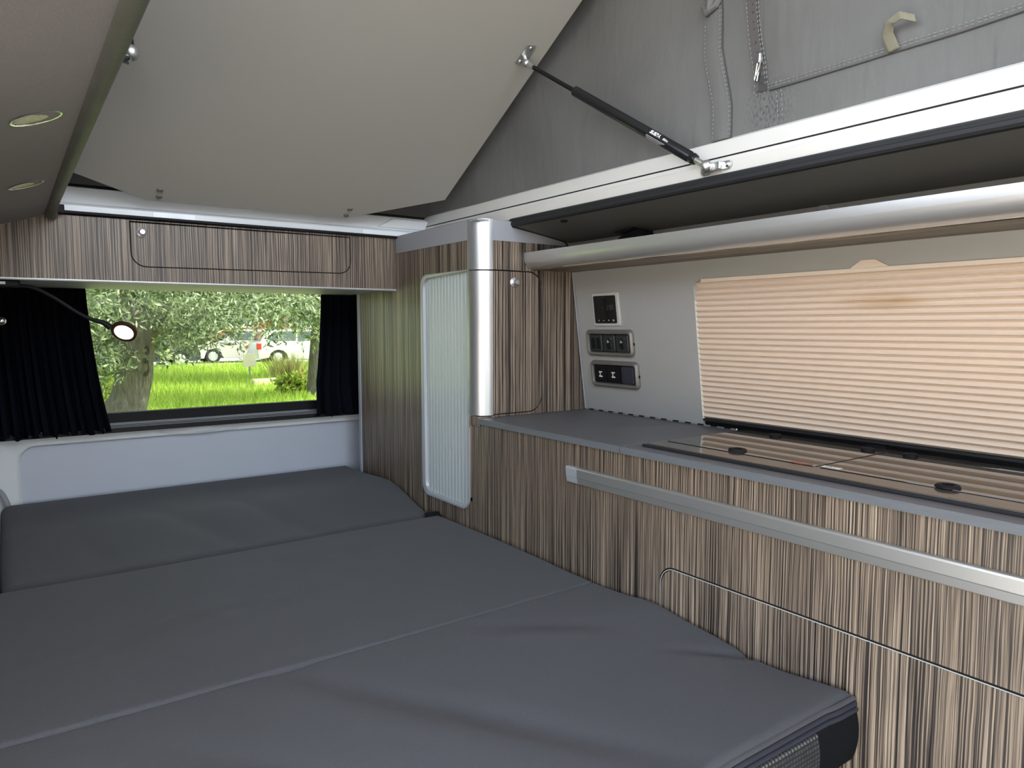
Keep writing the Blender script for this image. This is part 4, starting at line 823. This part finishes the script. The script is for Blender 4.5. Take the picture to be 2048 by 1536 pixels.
def fastmesh(name, V, Fc, mat, parent=None, base=None):
    me = bpy.data.meshes.new(name); W_ = np.array(V, float); W_[:, 2] += ZC
    b = BASE[parent.name] if parent is not None else np.array((base[0], base[1], base[2]+ZC))
    W_ -= b; k = Fc.shape[1]
    me.vertices.add(len(W_)); me.vertices.foreach_set('co', W_.ravel()); me.loops.add(Fc.size); me.loops.foreach_set('vertex_index', Fc.ravel().astype(np.int32))
    me.polygons.add(len(Fc)); me.polygons.foreach_set('loop_start', (np.arange(len(Fc))*k).astype(np.int32)); me.polygons.foreach_set('loop_total', np.full(len(Fc), k, np.int32))
    me.update(calc_edges=True); me.materials.append(mat)
    o = bpy.data.objects.new(name, me); COL.objects.link(o)
    if parent is not None: o.parent = parent
    else: o.location = b
    BASE[o.name] = b; return o
M['grass'] = leafmat('grass blades', (0.16, 0.32, 0.03), (0.36, 0.54, 0.06), (0.60, 0.64, 0.17), 0.4)
M['olive'] = leafmat('olive leaves', (0.035, 0.06, 0.028), (0.14, 0.19, 0.10), (0.50, 0.55, 0.40), 0.2)
M['olive2'] = leafmat('far olive leaves', (0.03, 0.06, 0.02), (0.13, 0.19, 0.08), (0.44, 0.49, 0.28), 0.25)
M['bush'] = leafmat('bush leaves', (0.13, 0.24, 0.03), (0.28, 0.38, 0.06), (0.48, 0.46, 0.10), 0.35)
M['bark'] = pmat('grey olive bark', (0.135, 0.122, 0.105), 0.95, bump=1.0, bscale=16, var=0.75, vscale=9, stretch=(2.4, 2.4, 0.55))
M['bark'].node_tree.nodes['Bump'].inputs['Distance'].default_value = 0.06
def gx():
    y = 6.2+23.5*random.random()**1.25; x = y*(0.06+0.36*random.random())+random.uniform(-0.5, 0.5)
    return (x, y, lawn_h(x, y), 0.65+0.35*y/10)
V, Fc = blades(52000, gx, 0.06, 0.20, 0.010)
tag(fastmesh('meadow_grass', V, Fc, M['grass'], base=(5, 15, HG)), 'bright green grass growing on the meadow behind the van', 'grass', None, 'stuff')
def tuft(name, lab, x, y, n, r, hmin, hmax, w, mat, cat='plant'):
    f = lambda: (x+random.gauss(0, r), y+random.gauss(0, r), lawn_h(x, y), 1.0)
    V, Fc = blades(n, f, hmin, hmax, w, 0.45); o = fastmesh(name, V, Fc, mat, base=(x, y, lawn_h(x, y)))
    return tag(o, lab, cat)
def leaves(n, pos, size, droop=0.6, asp=0.3, twig=1, twl=0.25):
    """pos() gives twig roots; each twig carries `twig` leaves along a drooping line"""
    out = []
    for _ in range(n):
        p = np.array(pos()); d = rng.normal(size=3); d[2] = d[2]*0.5-droop; d /= np.linalg.norm(d)
        for k in range(twig):
            q = p+d*(twl*k/max(1, twig)); l = rng.normal(size=3)*0.7+d*0.8; l /= np.linalg.norm(l); s = size*rng.uniform(0.7, 1.4)
            wv = np.cross(l, rng.normal(size=3)); wv /= np.linalg.norm(wv)+1e-9
            out.append((q, q+l*s*0.5+wv*s*asp*0.5, q+l*s, q+l*s*0.5-wv*s*asp*0.5))
    V = np.array(out).reshape(-1, 3); return V, np.arange(len(V)).reshape(-1, 4)
def crown(cx, cy, ch, rx, ry, rh, shell=0.55, hmin=None):
    def f():
        while True:
            d = rng.normal(size=3); d /= np.linalg.norm(d); r = shell+(1-shell)*random.random()
            p = (cx+d[0]*rx*r, cy+d[1]*ry*r, ch+d[2]*rh*r)
            if hmin is None or p[2] > hmin: return p
    return f
# the big olive tree
ot = thing('olive_tree', 'big olive tree with a forked leaning grey trunk, left in the rear window', 'tree', (1.55, 12.2, HG))
k_ = 12.2/11.5
def K(x, h): return (x*k_, 12.2, h*k_)
TK = smooth_path([(1.38, 12.2, HG-0.15), (1.44, 12.2, -1.30), (1.487, 12.2, -1.12), (1.57, 12.2, -0.74), (1.635, 12.2, -0.36), (1.70, 12.2, -0.06), (1.74, 12.2, 0.14)], 8)
TR_ = np.interp(np.linspace(0, 1, len(TK)), [0, 0.2, 0.4, 0.6, 0.75, 1.0], [0.40, 0.30, 0.255, 0.235, 0.215, 0.19])
def gnarl(g, amp):
    out = []
    for x, y, h in g[0]:
        k = amp*(math.sin(9*x+3*h+2*math.sin(4*h))*0.5+math.sin(21*x-5*h)*0.3+math.sin(7*h+13*y)*0.35)
        out.append((x+k, y-k*0.8, h))
    return out, g[1]
obj('trunk', gnarl(tube(TK, list(TR_), 40), 0.035), M['bark'], ot, smooth=80)
for pth_, r0 in (([(1.72, 12.15, -0.15), (1.86, 12.1, 0.08), (2.08, 12.05, 0.30), (2.5, 12.0, 1.0), (2.9, 11.8, 2.2)], 0.15), ([(1.62, 12.2, -0.1), (1.56, 12.25, 0.22), (1.40, 12.3, 0.6), (1.0, 12.5, 1.4), (0.6, 12.6, 2.6)], 0.15), ([(1.70, 12.3, 0.0), (1.72, 12.4, 0.4), (1.75, 12.6, 1.2), (1.8, 13.0, 2.6)], 0.12)):
    P_ = smooth_path(pth_, 5); obj('branch', gnarl(tube(P_, [r0*(1-0.75*i/len(P_)) for i in range(len(P_))], 16), 0.02), M['bark'], ot, smooth=80)
hollow = pmat('dark bark hollow', (0.045, 0.038, 0.032), 0.95)
for kx, kh, ra, rb_ in ((1.735, -0.36, 0.035, 0.07), (1.70, -0.62, 0.05, 0.13)):
    obj('knot', loft([[(kx+ra*r_*math.cos(a), 11.975+dy_+0.03*abs(math.cos(a)), kh+rb_*r_*math.sin(a)) for a in np.linspace(0, 2*math.pi, 15)[:-1]] for r_, dy_ in ((1.0, 0.0), (1.1, -0.02), (0.6, -0.015), (0.1, 0.02))]), hollow, ot, smooth=80)
V, Fc = leaves(3000, crown(2.0, 12.2, 1.9, 3.2, 3.0, 2.0, 0.35, 0.18), 0.085, 0.7, 0.30, 13, 0.42)
def spray():
    x = random.uniform(0.2, 4.6); return (x, random.uniform(9.6, 11.2), 0.38+random.gauss(0, 0.18)+0.42*math.exp(-((x-1.55)/0.42)**2))
V2, F2 = leaves(620, spray, 0.085, 0.8, 0.28, 13, 0.55)
V3, F3 = leaves(170, lambda: (random.uniform(0.5, 1.45), random.uniform(11.0, 12.8), random.uniform(-0.75, 0.1)), 0.08, 0.2, 0.3, 13, 0.4)
V4, F4 = leaves(260, lambda: (random.uniform(2.0, 2.75), random.uniform(11.0, 12.8), random.uniform(-0.22, 0.25)), 0.08, 0.4, 0.3, 13, 0.4)
VV = np.concatenate([V, V2, V3, V4]); o = fastmesh('foliage', VV, np.arange(len(VV)).reshape(-1, 4), M['olive'], ot); o['kind'] = 'stuff'
# other trees
def tree(lab, x, y, r, cx, cy, ch, rx, rh, n, size, mat, lean=0.1, hmin=-0.9, grp=None):
    t = thing('broadleaf_tree', lab, 'tree', (x, y, HG), grp)
    P_ = smooth_path([(x, y, HG-0.1), (x+lean*0.3, y, HG+0.7), (x+lean, y, HG+1.5), (cx, cy, ch)], 5)
    obj('trunk', tube(P_, [r*(1.25-0.9*i/len(P_)) for i in range(len(P_))], 12), M['bark'], t, smooth=80)
    V, Fc = leaves(n, crown(cx, cy, ch, rx, rx*0.9, rh, 0.3, hmin), size, 0.5, 0.45, 10, 0.55)
    o = fastmesh('foliage', V, Fc, mat, t); o['kind'] = 'stuff'; return t
tree('tree with a slim pale trunk at the right edge of the rear window', 5.60, 15.5, 0.17, 5.7, 15.3, 1.7, 2.0, 1.9, 1500, 0.11, M['olive2'], 0.05, -0.45)
tree('round leafy tree arching over the parked silver cars', 9.4, 21.5, 0.2, 7.2, 21.5, 2.3, 3.2, 2.2, 1500, 0.15, M['olive2'], -0.1, 0.22)
tree('broad dark tree arching over the dark parked car', 3.55, 26.0, 0.25, 4.6, 26.0, 2.6, 3.2, 2.5, 1300, 0.19, M['olive2'], 0.0, 0.12)
tree('tall tree in front of the terracotta house', 12.2, 39.5, 0.25, 12.0, 39.5, 3.6, 3.2, 3.1, 900, 0.26, M['olive2'], 0.0, 0.5)
tree('tall tree left of the terracotta house', 4.4, 38.5, 0.3, 3.6, 38.5, 3.2, 3.4, 3.6, 900, 0.28, M['olive2'], 0.0, -0.6)
tree('bushy tree behind the leaning olive trunk', 2.5, 19.0, 0.2, 2.0, 19.0, 0.9, 1.7, 2.2, 1200, 0.15, M['olive2'], 0.0, -1.3)
tree('tree at the far right beyond the cars', 17.6, 38.0, 0.3, 17.4, 38.0, 2.6, 3.0, 3.6, 900, 0.28, M['olive2'], 0.0, -0.8)
def bush(lab, x, y, r, h, n, size, mat):
    V, Fc = leaves(n, crown(x, y, HG+h*0.5, r, r, h*0.55, 0.2, HG), size, -0.4, 0.4, 6, 0.25)
    return tag(fastmesh('shrub', V, Fc, mat, base=(x, y, HG)), lab, 'shrub')
bush('yellow green shrub left of the olive trunk', 0.98, 13.4, 0.42, 1.15, 500, 0.09, M['bush'])
bush('small leafy plant in the grass right of the olive trunk', 5.55, 16.8, 0.35, 0.45, 160, 0.16, M['bush'])
tuft('grass_clump', 'tall dry grass clump beside the sign post', 7.1, 22.0, 420, 0.22, 0.5, 1.05, 0.02, leafmat('dry grass', (0.30, 0.30, 0.10), (0.42, 0.40, 0.16), (0.55, 0.5, 0.25), 0.3))
# stone edged path
pt = thing('stone_path', 'pale stone edging strip crossing the meadow at the right', 'path', (7.6, 20.2, HG))
for i in range(9):
    x = 5.7+0.62*i+rng.uniform(-0.05, 0.05); L_ = rng.uniform(0.5, 0.62)
    obj('stone', mapped(box(-L_/2, L_/2, -0.22, 0.22, 0, 0.17+0.05*rng.random()), lambda a, b, c, x=x, i=i: (x+a*(0.92+0.08*(c < 0.05)), 20.2+0.12*math.sin(i*1.3)+b*(0.85+0.15*(c < 0.05))+0.02*(x-6), HG-0.02+c)), pmat('pale path stone', (0.58, 0.49, 0.36), 0.9, var=0.2, vscale=6), pt, bevel=0.04)
sgn = thing('sign_post', 'small white notice board on a thin post in the meadow', 'sign', (6.05, 22.4, HG))
obj('post', box(6.03, 6.07, 22.42, 22.46, HG-0.1, HG+0.75), M['greyband'], sgn)
obj('board', box(5.86, 6.24, 22.38, 22.42, HG+0.42, HG+0.82), pmat('sun bleached board', (0.78, 0.70, 0.62), 0.7), sgn, bevel=0.005)
# parked cars
tyre = pmat('tyre rubber', (0.02, 0.02, 0.02), 0.8); carglass = pmat('car glass', (0.10, 0.13, 0.15), 0.08)
def car(lab, x, y, flip, col, estate=False, L_=4.3):
    t = thing('car', lab, 'car', (x, y, HG+0.02), None)
    body = pmat('car paint', col, 0.25, 0.3)
    s = -1 if flip else 1
    T = lambda a, b, c: (x+s*a, y+b, HG+0.02+c)
    # profile: nose at +a
    low = [(-2.10, 0.25), (-2.14, 0.55), (-2.10, 0.88), (-1.95, 0.98), (0.75, 0.98), (1.35, 0.90), (1.95, 0.76), (2.12, 0.60), (2.14, 0.32), (2.0, 0.22), (1.75, 0.22)]+[(1.35+0.38*math.cos(a), 0.28+0.38*math.sin(a)) for a in np.linspace(0.1, math.pi-0.1, 7)]+[(0.9, 0.22), (-0.9, 0.22)]+[(-1.35+0.38*math.cos(a), 0.28+0.38*math.sin(a)) for a in np.linspace(0.1, math.pi-0.1, 7)]
    n = len(low); k = L_/4.3
    lo = [[T(a*k, b, c) for a, c in low] for b in (-0.78, 0.78)]
    l0 = [[T(0.98*a*k, -0.86, 0.03+0.96*c) if False else T(a*k, -0.86, c) for a, c in low]]
    obj('body', loft([[T(a*k*0.985, -0.90, c*0.96+0.02) for a, c in low], [T(a*k, -0.84, c) for a, c in low], [T(a*k, 0.84, c) for a, c in low], [T(a*k*0.985, 0.90, c*0.96+0.02) for a, c in low]]), body, t, smooth=35)
    top = [(-1.98, 0.96), (-1.72, 1.42), (-1.45, 1.48), (-0.30, 1.50), (0.15, 1.44), (1.0, 0.95)] if estate else [(-1.95, 0.96), (-1.55, 1.36), (-1.1, 1.46), (-0.20, 1.49), (0.20, 1.42), (1.05, 0.95)]
    obj('cabin', loft([[T(a*k, b, c) for a, c in [(p[0], p[1]) for p in top]] for b in (-0.70, -0.62, 0.62, 0.70)]), body, t, smooth=30)
    def sidewin(b0, b1, sgn_):
        pts = [(b0[0], 1.0), (b0[1], 1.40), (b1[1], 1.42), (b1[0], 1.0)]
        f = lambda c: sgn_*(0.905-0.34*(c-0.98)) if False else sgn_*0.705
        return loft([[T(p[0]*k, sgn_*0.70, p[1]) for p in pts], [T(p[0]*k, sgn_*0.712, p[1]) for p in pts]])
    for sg in (-1, 1):
        obj('side_window', sidewin((-0.50, -0.48), (0.82, 0.16), sg), carglass, t)
        obj('side_window', sidewin((-1.72, -1.45), (-0.58, -0.56), sg), carglass, t)
    ws = lambda a0, h0, a1, h1, o_: loft([[T(a0*k+o_, b, h0) for b in (-0.58, 0.58)]+[T(a1*k+o_, b, h1) for b in (0.54, -0.54)], [T(a0*k+o_*1.8, b, h0) for b in (-0.58, 0.58)]+[T(a1*k+o_*1.8, b, h1) for b in (0.54, -0.54)]])
    obj('windscreen', ws(top[5][0]-0.06, 0.99, top[4][0]+0.04, 1.41, 0.012), carglass, t)
    obj('rear_window', ws(top[0][0]+0.05, 1.02, top[1][0]-0.01, 1.38, -0.012), carglass, t)
    for a in (-1.35, 1.35):
        for sg in (-1, 1):
            w_ = obj('wheel', lathe([(0.0, 0.0), (0.30, 0.0), (0.32, 0.03), (0.32, 0.17), (0.30, 0.20), (0.22, 0.20), (0.21, 0.185), (0.0, 0.185)], T(a*k, sg*0.68, 0.32), (0, sg, 0), 22), tyre, t, smooth=35)
            obj('hub_cap', lathe([(0.0, 0.186), (0.06, 0.20), (0.19, 0.192), (0.205, 0.186)], T(a*k, sg*0.68, 0.32), (0, sg, 0), 16), M['alu'], w_, smooth=35)
    for sg in (-1, 1):
        obj('tail_light', mapped(box(-2.135, -1.98, sg*0.80-0.11, sg*0.80+0.11, 0.66, 0.92), lambda a, b, c: T(a*k, b, c)), pmat('red lamp glass', (0.55, 0.03, 0.02), 0.2), t, bevel=0.02)
        obj('headlight', mapped(box(1.72, 2.06, sg*0.76-0.12, sg*0.76+0.12, 0.60, 0.76), lambda a, b, c: T(a*k, b, c)), pmat('clear lamp glass', (0.75, 0.78, 0.8), 0.1), t, bevel=0.02)
    obj('grille', mapped(box(2.08, 2.15, -0.55, 0.55, 0.42, 0.60), lambda a, b, c: T(a*k, b, c)), M['black'], t, bevel=0.01)
    obj('bumper', mapped(box(-2.18, -2.06, -0.82, 0.82, 0.32, 0.52), lambda a, b, c: T(a*k, b, c)), body, t, bevel=0.03)
    for sg in (-1, 1): obj('mirror', mapped(box(0.70, 0.84, sg*0.93-0.07, sg*0.93+0.07, 0.95, 1.08), lambda a, b, c: T(a*k, b, c)), body, t, bevel=0.02)
    return t
car('dark grey parked car facing right, half hidden by olive leaves', 4.35, 32.0, False, (0.055, 0.065, 0.085))
car('silver parked hatchback facing left in the middle of the window', 8.75, 34.0, True, (0.62, 0.60, 0.58))
car('pale silver parked estate car with red tail light, seen at the right of the window', 10.75, 31.0, False, (0.66, 0.68, 0.70), True, 4.6)
car('blue grey parked car behind the estate car', 14.2, 34.8, True, (0.22, 0.28, 0.36))
# terracotta house
hs = thing('house', 'terracotta house with white panels behind the parked cars', 'house', (10.5, 45, HG))
terra = pmat('terracotta render', (0.50, 0.19, 0.10), 0.9, var=0.12, vscale=0.8); wh = pmat('white render', (0.75, 0.74, 0.72), 0.8)
obj('wall', box(5.0, 13.6, 44.0, 52, HG, 2.4), terra, hs)
obj('wall', box(13.6, 20.5, 44.4, 52, HG, 2.6), wh, hs)
obj('roof', prism([(43.3, 2.4), (52.6, 2.4), (48, 4.6)], 'x', 4.6, 21.0), pmat('red roof tiles', (0.42, 0.16, 0.09), 0.9, var=0.2, vscale=1.5), hs)
for x0, x1, h0, h1 in ((9.0, 9.5, -1.0, 1.6), (13.4, 13.9, HG, 2.2)): obj('pillar', box(x0, x1, 43.7, 44.1, h0, h1), terra if x0 > 10 else wh, hs)
for x0, x1 in ((10.2, 12.2), (14.6, 16.2), (6.4, 7.9)):
    f_ = obj('window_frame', box(x0, x1, 43.9, 44.45, -0.1, 1.3), wh, hs); obj('pane', box(x0+0.12, (x0+x1)/2-0.05, 43.88, 43.9, 0.02, 1.18), carglass, f_); obj('pane', box((x0+x1)/2+0.05, x1-0.12, 43.88, 43.9, 0.02, 1.18), carglass, f_)
obj('door', box(8.1, 8.9, 43.9, 44.1, HG, 0.6), wh, hs)
